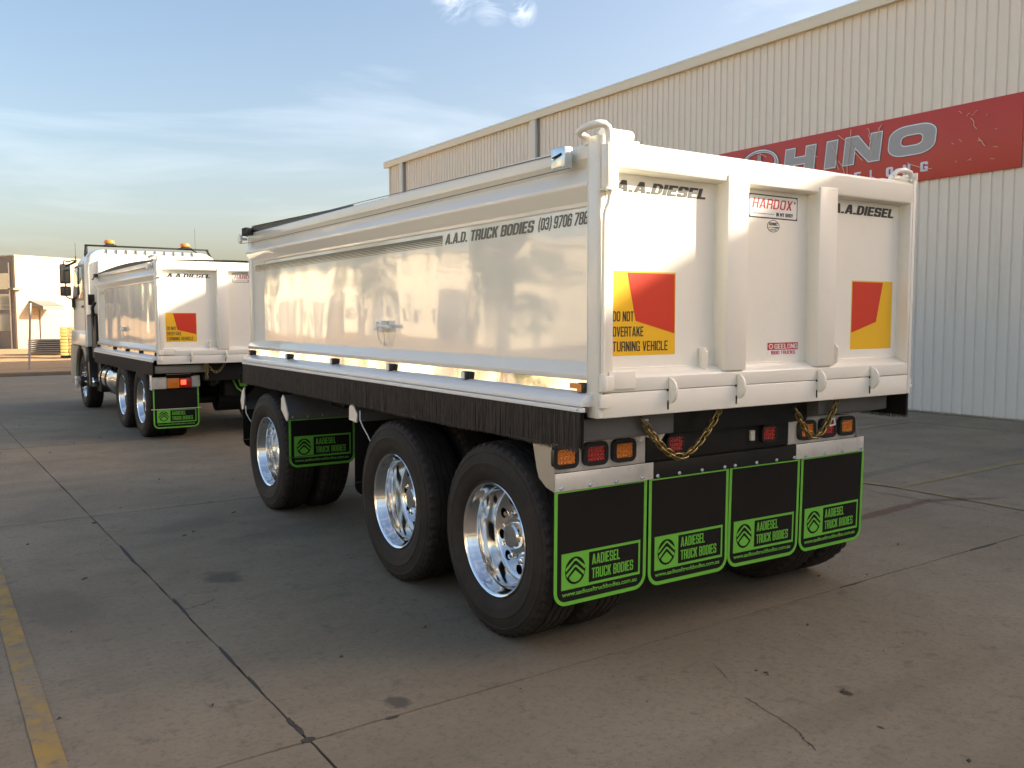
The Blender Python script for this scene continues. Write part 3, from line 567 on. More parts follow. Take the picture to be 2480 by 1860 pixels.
# tyre and rim meshes, axis along x, outer side at negative x
def tyre_mesh():
    Wt = .138; Ro = .515
    prof = [(-.095, .292), (-.113, .300), (-.116, .308), (-.1145, .311), (-.128, .330), (-.139, .372), (-.1415, .398), (-.1432, .402), (-.1430, .408), (-.1400, .412), (-.1375, .430), (-.132, .455), (-.1335, .459), (-.1325, .464), (-.128, .468), (-.120, .486), (-.1145, .4945), (-.112, .500), (-.1005, .5085)]
    tread = []; nS = len(prof)
    gr = [-.062, -.021, .021, .062]
    xs = [-.0985]
    for g in gr: xs += [g-.0055, g-.0035, g+.0035, g+.0055]
    xs.append(.0985)
    for i, x in enumerate(xs):
        j = (i-1) % 4 if 0 < i < len(xs)-1 else 0
        tread.append((x, Ro-.013 if (0 < i < len(xs)-1 and j in (1, 2)) else Ro-.006*(abs(x)/.1)**2))
    prof = prof+tread+[(-x, r) for x, r in prof[::-1]]
    nP = len(prof)
    def rf(j, k, r):
        if nS-3 <= j <= nS or nP-nS-1 <= j <= nP-nS+2:
            return r-(.011 if (k % 3 == 0) else 0)
        return r
    mb = MB(); seg = 156; vs = []
    for k in range(seg):
        a = 2*math.pi*k/seg
        for j, (t, r) in enumerate(prof):
            if nS+1 <= j <= nP-nS-2: t = t+(.0035 if (k//3) % 2 else -.0035)
            r = rf(j, k, r); vs.append((t, r*math.cos(a), r*math.sin(a)))
    fs = [(k*nP+j, ((k+1) % seg)*nP+j, ((k+1) % seg)*nP+j+1, k*nP+j+1) for k in range(seg) for j in range(nP-1)]
    mb.add(vs, fs); me = mb.mesh('tyre', smooth=24); me.materials.append(M['rubber']); return me
def rim_mesh():
    mb = MB()
    mb.lathe([(-.112, .287), (-.118, .293), (-.121, .2985), (-.117, .302), (-.108, .300), (-.112, .2985), (-.110, .290), (-.098, .284), (-.075, .277), (-.060, .266), (-.045, .262), (.02, .261), (.052, .260), (.064, .257), (.072, .250), (.075, .240)], seg=96)
    me = mb.mesh('rim', smooth=40); me.materials.append(M['chrome'])
    d = MB(); holes = [[(.198*math.cos(a)+.029*math.cos(b), .198*math.sin(a)+.029*math.sin(b)) for b in [2*math.pi*i/16 for i in range(16)]] for a in [2*math.pi*k/10 for k in range(10)]]
    cm_ = curve_mesh([ellipse(0, 0, .243, .243, 72)]+holes+[ellipse(0, 0, .110, .110, 32)], .018)
    for v in cm_.vertices: x, y_, z = v.co; rr = math.hypot(x, y_); v.co = (.076+z, x, y_)
    cm_.materials.append(M['chrome']); cm_.shade_smooth(); cm_.set_sharp_from_angle(angle=R(30))
    h = MB().lathe([(.075, .125), (.050, .115), (.030, .108), (.024, .100), (.024, .072), (.000, .070), (-.010, .060), (-.013, .0)], seg=40)
    hm = h.mesh('hub'); hm.materials.append(M['chrome'])
    nm = MB()
    for k in range(10):
        a = 2*math.pi*(k+.5)/10; nm.lathe([(.064, .019), (.040, .018), (.038, .012), (.024, .012), (.022, 0)], (0, .1425*math.cos(a), .1425*math.sin(a)), 'x', 8)
    nm = nm.mesh('wheel_nuts'); nm.materials.append(M['chrome'])
    return me, cm_, hm, nm
TYRE = tyre_mesh(); RIM, DISC, HUB, NUTS = rim_mesh()
ir = MB().lathe([(-.11, .29), (-.09, .27), (.09, .27), (.11, .29)], seg=48).mesh('rim'); ir.materials.append(M['black'])
def wheel(root, x, y, z, side, outer=True, rot=0):
    wv = empty('wheel'); wv.parent = root; wv.location = (x, y, z); wv.rotation_euler = (rot, 0, 0 if side < 0 else math.pi)
    link('tyre', TYRE, None, wv); 
    if outer:
        link('rim', RIM, None, wv); link('wheel_disc', DISC, None, wv); link('hub', HUB, None, wv); link('wheel_nuts', NUTS, None, wv, kind='stuff')
    else: link('rim', ir, None, wv)
    return wv
def axle(root, y, z=.508, xo=.093, W_=2.38, rot=0):
    wheel(root, xo, y, z, -1, True, rot); wheel(root, xo+.315, y, z, -1, False); wheel(root, W_-xo, y, z, 1, True, rot+.4); wheel(root, W_-xo-.315, y, z, 1, False)
    MB().lathe([(xo+.1, 0), (xo+.1, .10), (.55, .10), (.56, .065), (W_-.56, .065), (W_-.55, .10), (W_-xo-.1, .10), (W_-xo-.1, 0)], (0, y, z), 'x', 20).build('axle', M['black'], root)
def chain(root, P, n, name='chain'):
    ch = empty(name); ch.parent = root
    me = MB(); L_ = .031; Wd = .0155; pts = []
    for k in range(16):
        a = 2*math.pi*k/16; pts.append((L_*math.cos(a)*(.72)+math.copysign(.28*L_, math.cos(a)) * (1 if abs(math.cos(a)) > .1 else 0), Wd*math.sin(a), 0))
    rings = []; r = .0058
    c_ = [Vector(p) for p in pts]
    vs = []; fs = []
    for k in range(16):
        d = (c_[(k+1) % 16]-c_[k-1]).normalized(); nn = Vector((0, 0, 1)); b = d.cross(nn)
        vs += [c_[k]+(nn*math.cos(t)+b*math.sin(t))*r for t in [2*math.pi*q/6 for q in range(6)]]
    for k in range(16):
        for q in range(6): fs.append((k*6+q, ((k+1) % 16)*6+q, ((k+1) % 16)*6+(q+1) % 6, k*6+(q+1) % 6))
    me.add(vs, fs); lm_ = me.mesh('link', smooth=80); lm_.materials.append(M['brass'])
    # resample
    P = [Vector(p) for p in P]; cum = [0]
    for a, b in zip(P[:-1], P[1:]): cum.append(cum[-1]+(b-a).length)
    def at(s):
        for i in range(len(P)-1):
            if cum[i+1] >= s: return P[i].lerp(P[i+1], (s-cum[i])/(cum[i+1]-cum[i]+1e-9)), (P[i+1]-P[i]).normalized()
        return P[-1], (P[-1]-P[-2]).normalized()
    for k in range(n):
        p, d = at(cum[-1]*(k+.5)/n); o = link('link', lm_, None, ch)
        q = d.to_track_quat('X', 'Z').to_matrix().to_4x4(); o.matrix_local = Matrix.Translation(p) @ q @ Matrix.Rotation(R(90)*(k % 2)+R(25)+random.uniform(-.25, .25), 4, 'X')
    return ch
def sag(a, b, low, n=24):   # a, b ends and lowest point z
    a, b = Vector(a), Vector(b); P = []
    for i in range(n+1):
        t = i/n; p = a.lerp(b, t); base = p.z; dz = (a.z+b.z)/2-low; P.append((p.x, p.y, base-dz*(1-(abs(2*t-1))**1.7)))
    return P

# ------------------------------------------------------------------ tipping body (shared by trailer and truck)
W = 2.38
def tipper_body(root, L, dl, du, full=True, nlamp=(.10, 1.135, 2.08, 3.03, 3.99, 4.98), panel_front=.375, slots=True):
    Zl = lambda z: z+dl; Zu = lambda z: z+du
    prof = [(.020, Zl(1.385)), (.004, Zl(1.390)), (0, Zl(1.412)), (.006, Zl(1.420)), (.045, Zl(1.462)), (.047, Zl(1.468)), (.047, Zu(2.166)), (.041, Zu(2.171)), (.041, Zu(2.188)), (.002, Zu(2.248)), (0, Zu(2.253)), (0, Zu(2.268)), (.010, Zu(2.280)),
            (.050, Zu(2.338)), (.066, Zu(2.343)), (.030, Zu(2.374)), (.026, Zu(2.378)), (.026, Zu(2.432)), (.034, Zu(2.440)), (.085, Zu(2.440)), (.085, Zl(1.5)), (.085, Zl(1.385))]
    for s in (0, 1):
        pr = [(x, z) for x, z in prof] if s == 0 else [(W-x, z) for x, z in prof]
        MB().prism(pr, 'y', .071, L).build('side_wall', M['paint'], root, bevel=.0025, smooth=40)
    # glossy centre panel, slightly proud of the frame
    MB().grid(lambda a, b: (.0445, .075+(L-panel_front-.075)*a, Zl(1.470)+(Zu(2.163)-Zl(1.470))*b), 40, 6).build('side_panel', M['panel'], root, label='glossy rippled side panel')
    MB().box(.0435, .047, L-panel_front, L-panel_front+.004, Zl(1.470), Zu(2.163)).build('panel_seam', M['rail'], root)
    MB().box(.086, W-.086, .1, L, Zl(1.25), Zl(1.40)).build('floor', M['black'], root)
    MB().box(.03, W-.03, L-.06, L+.0, Zl(1.34), Zu(2.44)).build('front_wall', M['paint'], root, bevel=.01)
    MB().box(.03, .10, L, L+.03, Zl(1.34), Zu(2.40)).build('front_post', M['paint'], root, bevel=.008)
    # polished strip, rail, brush skirt
    for s in (0, 1):
        X = (lambda x: x) if s == 0 else (lambda x: W-x)
        mb = MB().prism([(X(.010), Zl(1.333)), (X(.0145), Zl(1.387)), (X(.035), Zl(1.387)), (X(.035), Zl(1.333))], 'y', .06, L-.01); mb.build('polished_strip', M['mirror'], root)
        rl = [(.04, Zl(1.336)), (.010, Zl(1.336)), (-.030, Zl(1.322)), (-.052, Zl(1.306)), (-.060, Zl(1.290)), (-.060, Zl(1.273)), (.04, Zl(1.273))]
        MB().prism([(X(x), z) for x, z in rl], 'y', .035, L-.02).build('side_rail', M['rail'], root, bevel=.004, smooth=60)
        MB().box(min(X(-.064), X(-.040)), max(X(-.064), X(-.040)), .035, L-.02, Zl(1.250), Zl(1.270)).build('rail_strip', M['white'], root, bevel=.0015)
        rnd = random.Random(5+s); mb = MB(); yy = .05
        while yy < L-.03:
            for lay in range(2):
                lean = rnd.uniform(-.006, .006); ln = rnd.uniform(.172, .185)*1.0+.01*noise.noise(Vector((yy*2, lay, 0))); wd = rnd.uniform(.0016, .0035); x = X(-.058+.008*lay+rnd.uniform(-.003, .003)); x2 = x+rnd.uniform(-.006, .006)
                zt2 = Zl(1.252); mb.add([(x, yy, zt2), (x, yy+wd, zt2), (x2, yy+wd+lean, zt2-ln), (x2, yy+lean, zt2-ln)], [(0, 1, 2, 3)])
            yy += .0034
        mb.build('brush_skirt', M['brush'], root, kind='stuff')
        MB().box(min(X(-.046), X(-.036)), max(X(-.046), X(-.036)), .05, L-.03, Zl(1.085), Zl(1.256)).build('skirt_backing', M['flap'], root)
    bolt(-.066, .06, Zl(1.262), root, .5, R(-90))
    # marker lamps in the strip
    for i, yy in enumerate(nlamp):
        lm = MB().box(-.016, .013, yy-.024, yy+.024, Zl(1.332), Zl(1.377)).build('marker_lamp', M['blackplastic'], root, bevel=.004)
        MB().box(-.014, .006, yy+.0245, yy+.029, Zl(1.337), Zl(1.372)).build('lens', M['clearl'], lm, bevel=.003)
        MB().box(-.021, -.0165, yy-.010, yy+.022, Zl(1.337), Zl(1.373)).build('lens', M['amberl'] if i in (0, len(nlamp)-1) else M['white'], lm)
    if full: MB().box(-.003, .0105, .14, .20, Zl(1.346), Zl(1.371)).build('side_reflector', M['amberl'], root)
    # rear corner posts
    for s in (0, 1):
        X = (lambda x: x) if s == 0 else (lambda x: W-x)
        MB().prism([(X(.0), .074), (X(.0), .010), (X(.010), 0), (X(.034), 0), (X(.034), .074)], 'z', Zl(1.222), Zu(2.46)).build('rear_post', M['gate'], root, bevel=.003)
        MB().prism([(X(-.0), .0745), (X(-.0), .079), (X(.04), .079), (X(.04), .0745)], 'z', Zl(1.24), Zu(2.452)).build('post_web', M['gate'], root)
    # rear sill
    MB().box(.036, W-.036, .002, .10, Zl(1.220), Zl(1.3315)).build('rear_sill', M['gate'], root, bevel=.004)
    # tailgate
    tg = empty('tailgate'); tg.parent = root
    MB().box(.05, W-.05, .072, .082, Zl(1.36), Zu(2.40)).build('panel', M['gate'], tg)
    MB().prism([(.002, Zl(1.3345)), (.002, Zl(1.398)), (.008, Zl(1.404)), (.0719, Zl(1.436)), (.0719, Zl(1.3345))], 'x', .038, W-.038).build('bottom_rail', M['gate'], tg, bevel=.003)
    MB().prism([(.004, Zu(2.325)), (-.0, Zu(2.335)), (-.0, Zu(2.432)), (.010, Zu(2.444)), (.0719, Zu(2.444)), (.0719, Zu(2.318))], 'x', .038, W-.038).build('top_rail', M['gate'], tg, bevel=.004)
    for a, b, nm in ((.038, .088, 'stile'), (W-.056, W-.038, 'stile')):
        MB().box(a, b, .001, .0718, Zl(1.400), Zu(2.334)).build(nm, M['gate'], tg, bevel=.004)
    for a, b in ((.800, .945), (1.494, 1.642)):
        MB().box(a, b, -.007, .0717, Zl(1.4085), Zu(2.356)).build('gate_post', M['gate'], tg, bevel=.004)
    rw = random.Random(2); 
    def weld(p, q, r_=.0035):
        p, q = Vector(p), Vector(q); n_ = int((q-p).length/.02)
        MB().tube([p.lerp(q, i/n_) for i in range(n_+1)], r_, 5, radii=[r_*rw.uniform(.6, 1.3) for _ in range(n_+1)]).build('weld_seam', M['gate'], tg)
    for xx in (.7985, .9465, 1.4925, 1.6435, W-.0575): weld((xx, .0705, Zl(1.44)), (xx, .0705, Zu(2.315)))
    for a, b in ((.10, .795), (.95, 1.49), (1.65, W-.06)): weld((a, .071, Zl(1.437)), (b, .071, Zl(1.437)))
    for xx in (.695, 1.705): MB().prism([(.070, Zl(1.418)), (.02, Zl(1.418)), (.012, Zl(1.50)), (.03, Zl(1.522)), (.070, Zl(1.522))], 'x', xx-.005, xx+.005).build('gusset', M['gate'], tg, bevel=.002)
    for xx in (.425, .888, 1.512, 1.980):
        arc = [(-.002, Zl(1.268))]+[(-.001-.052*math.sin(R(t)), Zl(1.328)-.062*math.cos(R(t))) for t in range(20, 181, 20)]+[(-.001, Zl(1.390))]
        MB().prism(arc, 'x', xx, xx+.014).build('latch_hook', M['gate'], tg, bevel=.002)
        MB().prism(rrect(xx-.004, xx+.006, Zl(1.238), Zl(1.282), .0045, 3), 'y', .0008, .004).build('latch_slot', M['black'], tg)
        MB().lathe([(.001, 0), (.001, .006), (.0, .006)], (xx-.004, .0, Zl(1.331)), 'y', 10).build('latch_hole', M['black'], tg)
    # hinge blocks lower left, bolt plates
    MB().lathe([(Zl(1.343), 0), (Zl(1.343), .020), (Zl(1.413), .020), (Zl(1.413), 0)], (.024, -.012, 0), 'z', 16).box(.024, .075, -.026, -.0015, Zl(1.345), Zl(1.411)).build('hinge', M['gate'], tg, bevel=.002)
    MB().box(.06, .215, -.0095, .0, Zl(1.348), Zl(1.430)).build('hinge_plate', M['gate'], tg, bevel=.003)
    MB().box(.005, .062, -.016, -.0, Zl(1.268), Zl(1.330)).build('hinge_block', M['gate'], root, bevel=.004)
    MB().box(W+.0005, W+.010, .01, .05, Zl(1.33), Zl(1.40)).build('hinge_plate', M['gate'], root, bevel=.004)
    # locking sleeve, rod, bent handle and top tube
    hd = MB().box(.006, .072, -.050, -.004, Zu(2.225), Zu(2.418)).build('lock_sleeve', M['gate'], tg, bevel=.008)
    MB().box(-.004, .078, -.056, -.003, Zu(2.218), Zu(2.226)).build('sleeve_collar', M['gate'], tg, bevel=.002)
    MB().tube([(.040, -.025, Zu(2.22)), (.040, -.025, Zu(2.19)), (.036, -.024, Zu(2.165)), (.022, -.018, Zu(2.13)), (.020, -.014, Zu(2.09)), (.020, -.011, Zl(1.42))], .010, 10).build('lock_rod', M['gate'], tg)
    MB().tube([(.034, -.025, Zu(2.41)), (.034, -.025, Zu(2.462)), (.029, -.024, Zu(2.487)), (.012, -.020, Zu(2.500)), (-.012, -.014, Zu(2.500)), (-.040, .010, Zu(2.494)), (-.056, .045, Zu(2.484)), (-.045, .085, Zu(2.476)), (-.012, .10, Zu(2.468)), (.012, .095, Zu(2.458)), (.014, .09, Zu(2.43))], .017, 12).build('lock_handle', M['gate'], tg, smooth=80)
    MB().lathe([(.045, 0), (.045, .027), (.205, .027), (.212, .023), (.212, .0)], (0, .035, Zu(2.474)), 'x', 18).box(.05, .235, .005, .07, Zu(2.438), Zu(2.452)).build('hinge_tube', M['gate'], tg, bevel=.002)
    MB().tube([(W-.21, .035, Zu(2.465)), (W-.05, .035, Zu(2.465))], .018, 12).box(W-.32, W+.0, .02, .075, Zu(2.440), Zu(2.452)).box(W-.012, W+.002, .0, .09, Zu(2.44), Zu(2.505)).build('hinge_tube', M['gate'], tg, bevel=.003)
    MB().tube([(W-.20, .03, Zu(2.475)), (W-.17, .02, Zu(2.503)), (W-.12, .01, Zu(2.512)), (W-.06, .01, Zu(2.503)), (W-.03, .02, Zu(2.475)), (W-.05, .02, Zu(2.455))], .015, 10).build('lock_handle', M['gate'], tg, smooth=80)
    # side door lug and hanging pin
    yl = 2.245
    zl = 1.588+(dl+du)*.55 if not full else 1.588
    if not full: yl = 2.32; zl = 1.475
    MB().box(-.004, .0435, yl-.045, yl+.005, zl-.012, zl+.062).box(-.012, .0435, yl+.012, yl+.064, zl, zl+.055).build('side_latch', M['paint'], root, bevel=.003)
    MB().tube([(.0, yl+.03, zl+.03), (.0, yl-.16, zl+.022)], .011, 10).build('latch_pin', M['paint'], root)
    MB().tube([(-.003, yl+.03, zl+.01), (.008, yl+.028, zl-.05), (.018, yl+.01, zl-.088), (.02, yl-.03, zl-.09)], .004, 6).tube([(.0, yl-.06, zl+.01), (.012, yl-.055, zl-.06), (.02, yl-.03, zl-.09)], .003, 6).lathe([(.010, 0), (.010, .012), (.03, .012), (.03, 0)], (0, yl-.03, zl-.09), 'x', 10).build('latch_chain', M['paint'], root)
    # --- stickers on the gate panel
    y = .0718
    zs = 1.494 if full else 1.350; xs = .132
    st = flat('warning_sticker', [[(xs, zs), (xs+.40, zs), (xs+.40, zs+.388), (xs, zs+.388)]], M['yellow'], (0, y, 0), tg)
    flat('red_field', [[(xs+.098, zs+.381), (xs+.393, zs+.381), (xs+.396, zs+.100), (xs+.150, zs+.160)]], M['red'], (0, y-.001, 0), st)
    for tx, dz, ww in (('DO NOT', .150, .125), ('OVERTAKE', .080, .185), ('TURNING VEHICLE', .012, .34)): block(tx, xs+.012, zs+dz+.008, ww, .046, y-.0014, M['ink'], st, 'med')
    xr = 1.89; zr = zs-.006
    if full:
        s2 = flat('warning_sticker', [[(xr, zr), (xr+.383, zr), (xr+.383, zr+.388), (xr, zr+.388)]], M['yellow'], (0, y, 0), tg)
        flat('red_field', [[(xr+.008, zr+.381), (xr+.290, zr+.381), (xr+.233, zr+.155), (xr+.006, zr+.095)]], M['red'], (0, y-.001, 0), s2)
    zt2 = Zu(2.240) if full else Zu(2.226)
    block('A.A.DIESEL', .152 if full else .160, zt2, .571 if full else .565, .050, y-.0008, M['ink'], tg, 'heavy', shear=.2)
    if full: block('A.A.DIESEL', 1.698, zt2+.003, .562, .052, y-.0008, M['ink'], tg, 'heavy', shear=.2)
    hx = 1.032; hz2 = Zu(2.177)
    pl = flat('maker_plate', [[(hx, hz2), (hx+.375, hz2), (hx+.375, hz2+.120), (hx, hz2+.120)]], M['ink'], (0, y, 0), tg)
    flat('plate_face', [rrect(hx+.006, hx+.369, hz2+.006, hz2+.114, .010)], M['white'], (0, y-.0008, 0), pl)
    block('HARDOX', hx+.024, hz2+.050, .312, .050, y-.0018, M['redvinyl'], pl, 'med', shear=.14)
    block('IN MY BODY', hx+.208, hz2+.015, .130, .019, y-.0018, M['ink'], pl, 'cond')
    text('®', hx+.345, hz2+.085, .012, .014, y-.0012, M['ink'], pl)
    MB().box(hx+.03, hx+.19, y-.0028, y-.0014, hz2+.022, hz2+.024).build('plate_rule', M['ink'], pl)
    if full:
        ov = flat('oval_sticker', [ellipse(1.220, 2.140, .047, .031), ellipse(1.220, 2.140, .044, .028)], M['ink'], (0, y-.0004, 0), tg)
        flat('sticker_face', [ellipse(1.220, 2.140, .0445, .0285)], M['white'], (0, y, 0), ov)
        block('SONIC', 1.186, 2.144, .066, .015, y-.0014, M['ink'], ov, 'med')
        for k, mm in enumerate(('yellow', 'green', 'sideink')): MB().box(1.181+.026*k, 1.207+.026*k, y-.002, y-.0008, 2.130, 2.137).build('colour_bar', M[mm], ov)
        text('www.sonic', 1.196, 2.119, .048, .006, y-.0008, M['ink'], ov)
        gl = flat('dealer_sticker', [[(1.190, 1.471), (1.441, 1.471), (1.441, 1.541), (1.190, 1.541)]], M['silver'], (0, y, 0), tg)
        flat('red_band', [[(1.194, 1.499), (1.436, 1.499), (1.436, 1.537), (1.194, 1.537)]], M['redvinyl'], (0, y-.0008, 0), gl)
        block('GEELONG', 1.248, 1.505, .182, .025, y-.0018, M['white'], gl, 'med')
        flat('mark', [ellipse(1.220, 1.518, .016, .013, 20), ellipse(1.220, 1.518, .011, .008, 20)], M['white'], (0, y-.0018, 0), gl)
        block('1800 TRUCKS', 1.222, 1.476, .190, .018, y-.0014, M['redvinyl'], gl, 'med')
    return tg

# ------------------------------------------------------------------ trailer
tr = empty('dump_trailer', (0, 0, 0)); tag(tr, 'white three axle tipping trailer nearest the camera, with green edged mud flaps and chrome wheels', 'trailer')
tipper_body(tr, 5.08, 0, 0)
# side lettering
for k in range(6):
    hgt = .0105-.0016*k; z = 2.142-.0108*k
    MB().box(.0418, .0435, 1.47, 4.94, z-hgt, z).build('side_stripe', M['sideink'], tr)
block('A.A.D. TRUCK BODIES', 1.442, 2.087, .896, .058, .0431, M['sideink'], tr, 'ital', frame=LEFT, shear=.2)
block('(03) 9706 788', .516, 2.090, .395, .058, .0431, M['sideink'], tr, 'digit', frame=LEFT, shear=.2)
# tarp gear
def tarp(root, L, y0, y1, h, du=0):
    def fn(a, b):
        y = y0+(y1-y0)*a; hh = h*(.15+.85*a); x = .045+(W-.09)*b
        return (x, y, 2.442+du+hh+.05*math.sin(math.pi*b)*a)
    MB().grid(fn, 24, 16).build('tarp_top', M['tarptop'], root)
    MB().grid(lambda a, b: (.050+.004*math.sin(a*40), y0+(y1-y0)*a, 2.442+du+(h*(.15+.85*a)-.004)*b), 40, 2).build('tarp_edge', M['tarp'], root)
    MB().tube([(.048, y0, 2.447+du), (.048, (y0+y1)/2, 2.446+du), (.048, y1, 2.45+du)], .009, 8).build('tarp_bar', M['blackplastic'], root)
tarp(tr, 5.08, 2.75, 5.06, .062)
MB().tube([(.022, .23, 2.425), (.018, 2.5, 2.447), (.018, 5.0, 2.46), (-.02, 5.12, 2.43)], .0025, 5).tube([(.020, .23, 2.350), (.028, 2.5, 2.345), (.02, 4.95, 2.348), (-.02, 5.12, 2.35)], .0028, 5).build('tarp_cable', M['wire'], tr)
mb = MB().box(-.035, .035, 4.93, 5.06, 2.415, 2.475)
for k in range(6): mb.box(-.040, .0, 4.94+k*.021, 4.948+k*.021, 2.410, 2.480)
mb.build('tarp_ratchet', M['blackplastic'], tr, bevel=.004)
MB().lathe([(-.045, 0), (-.045, .036), (-.040, .043), (-.025, .043), (-.02, .036), (-.02, .012), (.03, .012)], (0, 5.13, 2.39), 'x', 28).build('pulley', M['rail'], tr)
MB().box(.03, .3, 5.085, 5.16, 2.41, 2.49).build('tarp_bracket', M['steel'], tr, bevel=.01)
bx = MB().box(-.050, -.002, .185, .285, 2.343, 2.434).build('latch_box', M['zinc'], tr, bevel=.004)
MB().tube([(-.054, .265, 2.39), (-.056, .235, 2.393), (-.053, .205, 2.401)], .005, 8).build('latch_lever', M['black'], bx)
MB().lathe([(-.057, 0), (-.057, .008), (-.049, .009)], (0, .262, 2.389), 'x', 12).build('latch_knob', M['chrome'], bx)

# rear bumper, lamps, flaps
FY = .29
def lightbox(x0, x1, xo0, xo1, plx0, plx1, side):
    p = MB().box(x0, x1, FY+.012, FY+.018, .933, 1.078)
    o = p.build('lamp_plate', M['alu'], tr, bevel=.001)
    MB().box(plx0, plx1, FY-.006, FY-.001, .8465, .934).build('flap_clamp', M['alu'], tr, bevel=.0015, label='dull aluminium strip above the flap')
    s = -1 if side < 0 else 1; xx = x0 if side < 0 else x1
    pr = [(FY-.006, .8465), (FY-.006, .934), (FY+.014, 1.075), (FY+.17, 1.060), (FY+.14, .95), (FY+.12, .90), (FY+.06, .862)]
    mb = MB(); n = len(pr); v1 = [(xx+s*.003*(0), y, z) for y, z in pr]; v2 = [(xx+s*(.004), y, z) for y, z in pr]
    mb.add(v1+v2, [tuple(range(n)), tuple(range(n, 2*n))]+[(i, (i+1) % n, n+(i+1) % n, n+i) for i in range(n)]); mb.build('side_plate', M['steel'], tr)
    return o
lp1 = lightbox(-.022, .560, 0, 0, -.022, .601, -1); lp2 = lightbox(1.657, 2.285, 0, 0, 1.717, 2.353, 1)
MB().box(.562, 1.655, FY+.006, FY+.018, .938, 1.125).build('centre_plate', M['black'], tr, bevel=.002)
MB().prism([(FY-.004, .8465), (FY-.004, .928), (FY+.006, .936), (FY+.012, .936), (FY+.004, .8465)], 'x', .6025, 1.7155).build('flap_clamp', M['black'], tr, bevel=.0015, label='black strip above the two middle flaps')
for i, (x, m) in enumerate(((.042, 'amberl'), (.224, 'redl'), (.404, 'amberl'), (1.809, 'amberl'), (2.000, 'redl'), (2.180, 'amberl'))): jewel(tr, x, 1.012, FY+.012, M[m])
for x in (.746, 1.468): jewel(tr, x, 1.018, FY+.006, M['redl'], .052, .040, .012)
MB().lathe([(.99, 0), (.99, .017), (1.045, .017), (1.045, 0)], (1.334, FY-.005, 0), 'z', 14).build('number_lamp', M['alu'], tr)
for x0, x1 in ((-.025, .568), (.576, 1.160), (1.168, 1.757), (1.765, 2.371)): flap(tr, x0, x1, .283, .8462, FY)
for x in (.015, .189, .353, .526): bolt(x, FY-.006, .862, tr)
for x in (.630, .783, .949, 1.121, 1.203, 1.376, 1.544, 1.697): bolt(x, FY-.004, .860, tr)
for x in (1.797, 1.978, 2.141, 2.324): bolt(x, FY-.006, .862, tr)
# rear cross beam, chassis, springs
MB().prism([(.14, 1.100), (.14, 1.205), (.28, 1.205), (.28, 1.09)], 'x', -.02, .60).build('bumper_arm', M['stackmetal'], tr, bevel=.006, label='grey beam above the left lamps')
MB().prism([(.14, 1.120), (.14, 1.205), (.28, 1.205), (.28, 1.09)], 'x', 1.72, 2.36).build('bumper_arm', M['stackmetal'], tr, bevel=.006)
MB().box(.60, 1.72, .22, .38, 1.08, 1.21).build('rear_beam', M['black'], tr, bevel=.006)
MB().prism([(.16, 1.07), (.13, 1.18), (.20, 1.21), (.26, 1.20), (.26, 1.10)], 'x', .40, .425).prism([(.50, 1.075), (.44, 1.10), (.48, 1.13), (.56, 1.12), (.60, 1.09), (.57, 1.055)], 'y', .20, .22).build('chain_bracket', M['rail'], tr, bevel=.002)
chain(tr, sag((.365, .11, 1.185), (.862, .10, 1.186), .985), 20)
chain(tr, sag((1.478, .11, 1.17), (1.815, .10, 1.188), 1.005), 14)
MB().lathe([(-.006, .012), (.006, .012), (.006, .022), (-.006, .022)], (.868, .10, 1.196), 'y', 14, closed=True).lathe([(-.006, .012), (.006, .012), (.006, .022), (-.006, .022)], (1.82, .10, 1.198), 'y', 14, closed=True).build('chain_eye', M['brass'], tr)
flat('tag_ring', [[(1.90, 1.035), (1.955, 1.042), (1.945, 1.085), (1.895, 1.078)], [(1.908, 1.045), (1.940, 1.049), (1.934, 1.075), (1.905, 1.070)]], M['white'], (0, .20, 0), tr, thick=.004)
for xx in (.72, 1.60): MB().box(xx, xx+.07, .36, 5.0, .80, 1.20).build('chassis_rail', M['black'], tr, bevel=.004)
for yy in (.5, 1.4, 2.6, 3.7, 4.8): MB().box(.72, 1.67, yy, yy+.10, .85, 1.10).build('cross_member', M['black'], tr)
for yy in (.828, 2.0, 4.495): 
    axle(tr, yy, rot=yy*1.3)
    for xx in (.60, 1.70): MB().box(xx, xx+.08, yy-.5, yy+.5, .62, .70).box(xx, xx+.08, yy-.1, yy+.1, .5, .66).build('leaf_spring', M['black'], tr)
MB().box(.35, 2.0, 3.7, 4.9, .93, 1.0).build('turntable', M['black'], tr, bevel=.01)
MB().prism([(.45, 5.0), (.60, 5.0), (1.19, 8.6), (1.14, 8.7)], 'z', .78, .92).prism([(1.93, 5.0), (1.78, 5.0), (1.19, 8.6), (1.24, 8.7)], 'z', .78, .92).box(1.10, 1.28, 8.5, 9.1, .78, .92).build('drawbar', M['black'], tr, bevel=.008)
MB().box(.3, 2.1, 5.0, 5.15, .70, 1.15).build('front_beam', M['black'], tr, bevel=.01)
MB().lathe([(.5, 0), (.5, .13), (.52, .15), (1.15, .15), (1.17, .13), (1.17, 0)], (0, 3.15, .82), 'x', 24).build('air_tank', M['black'], tr)
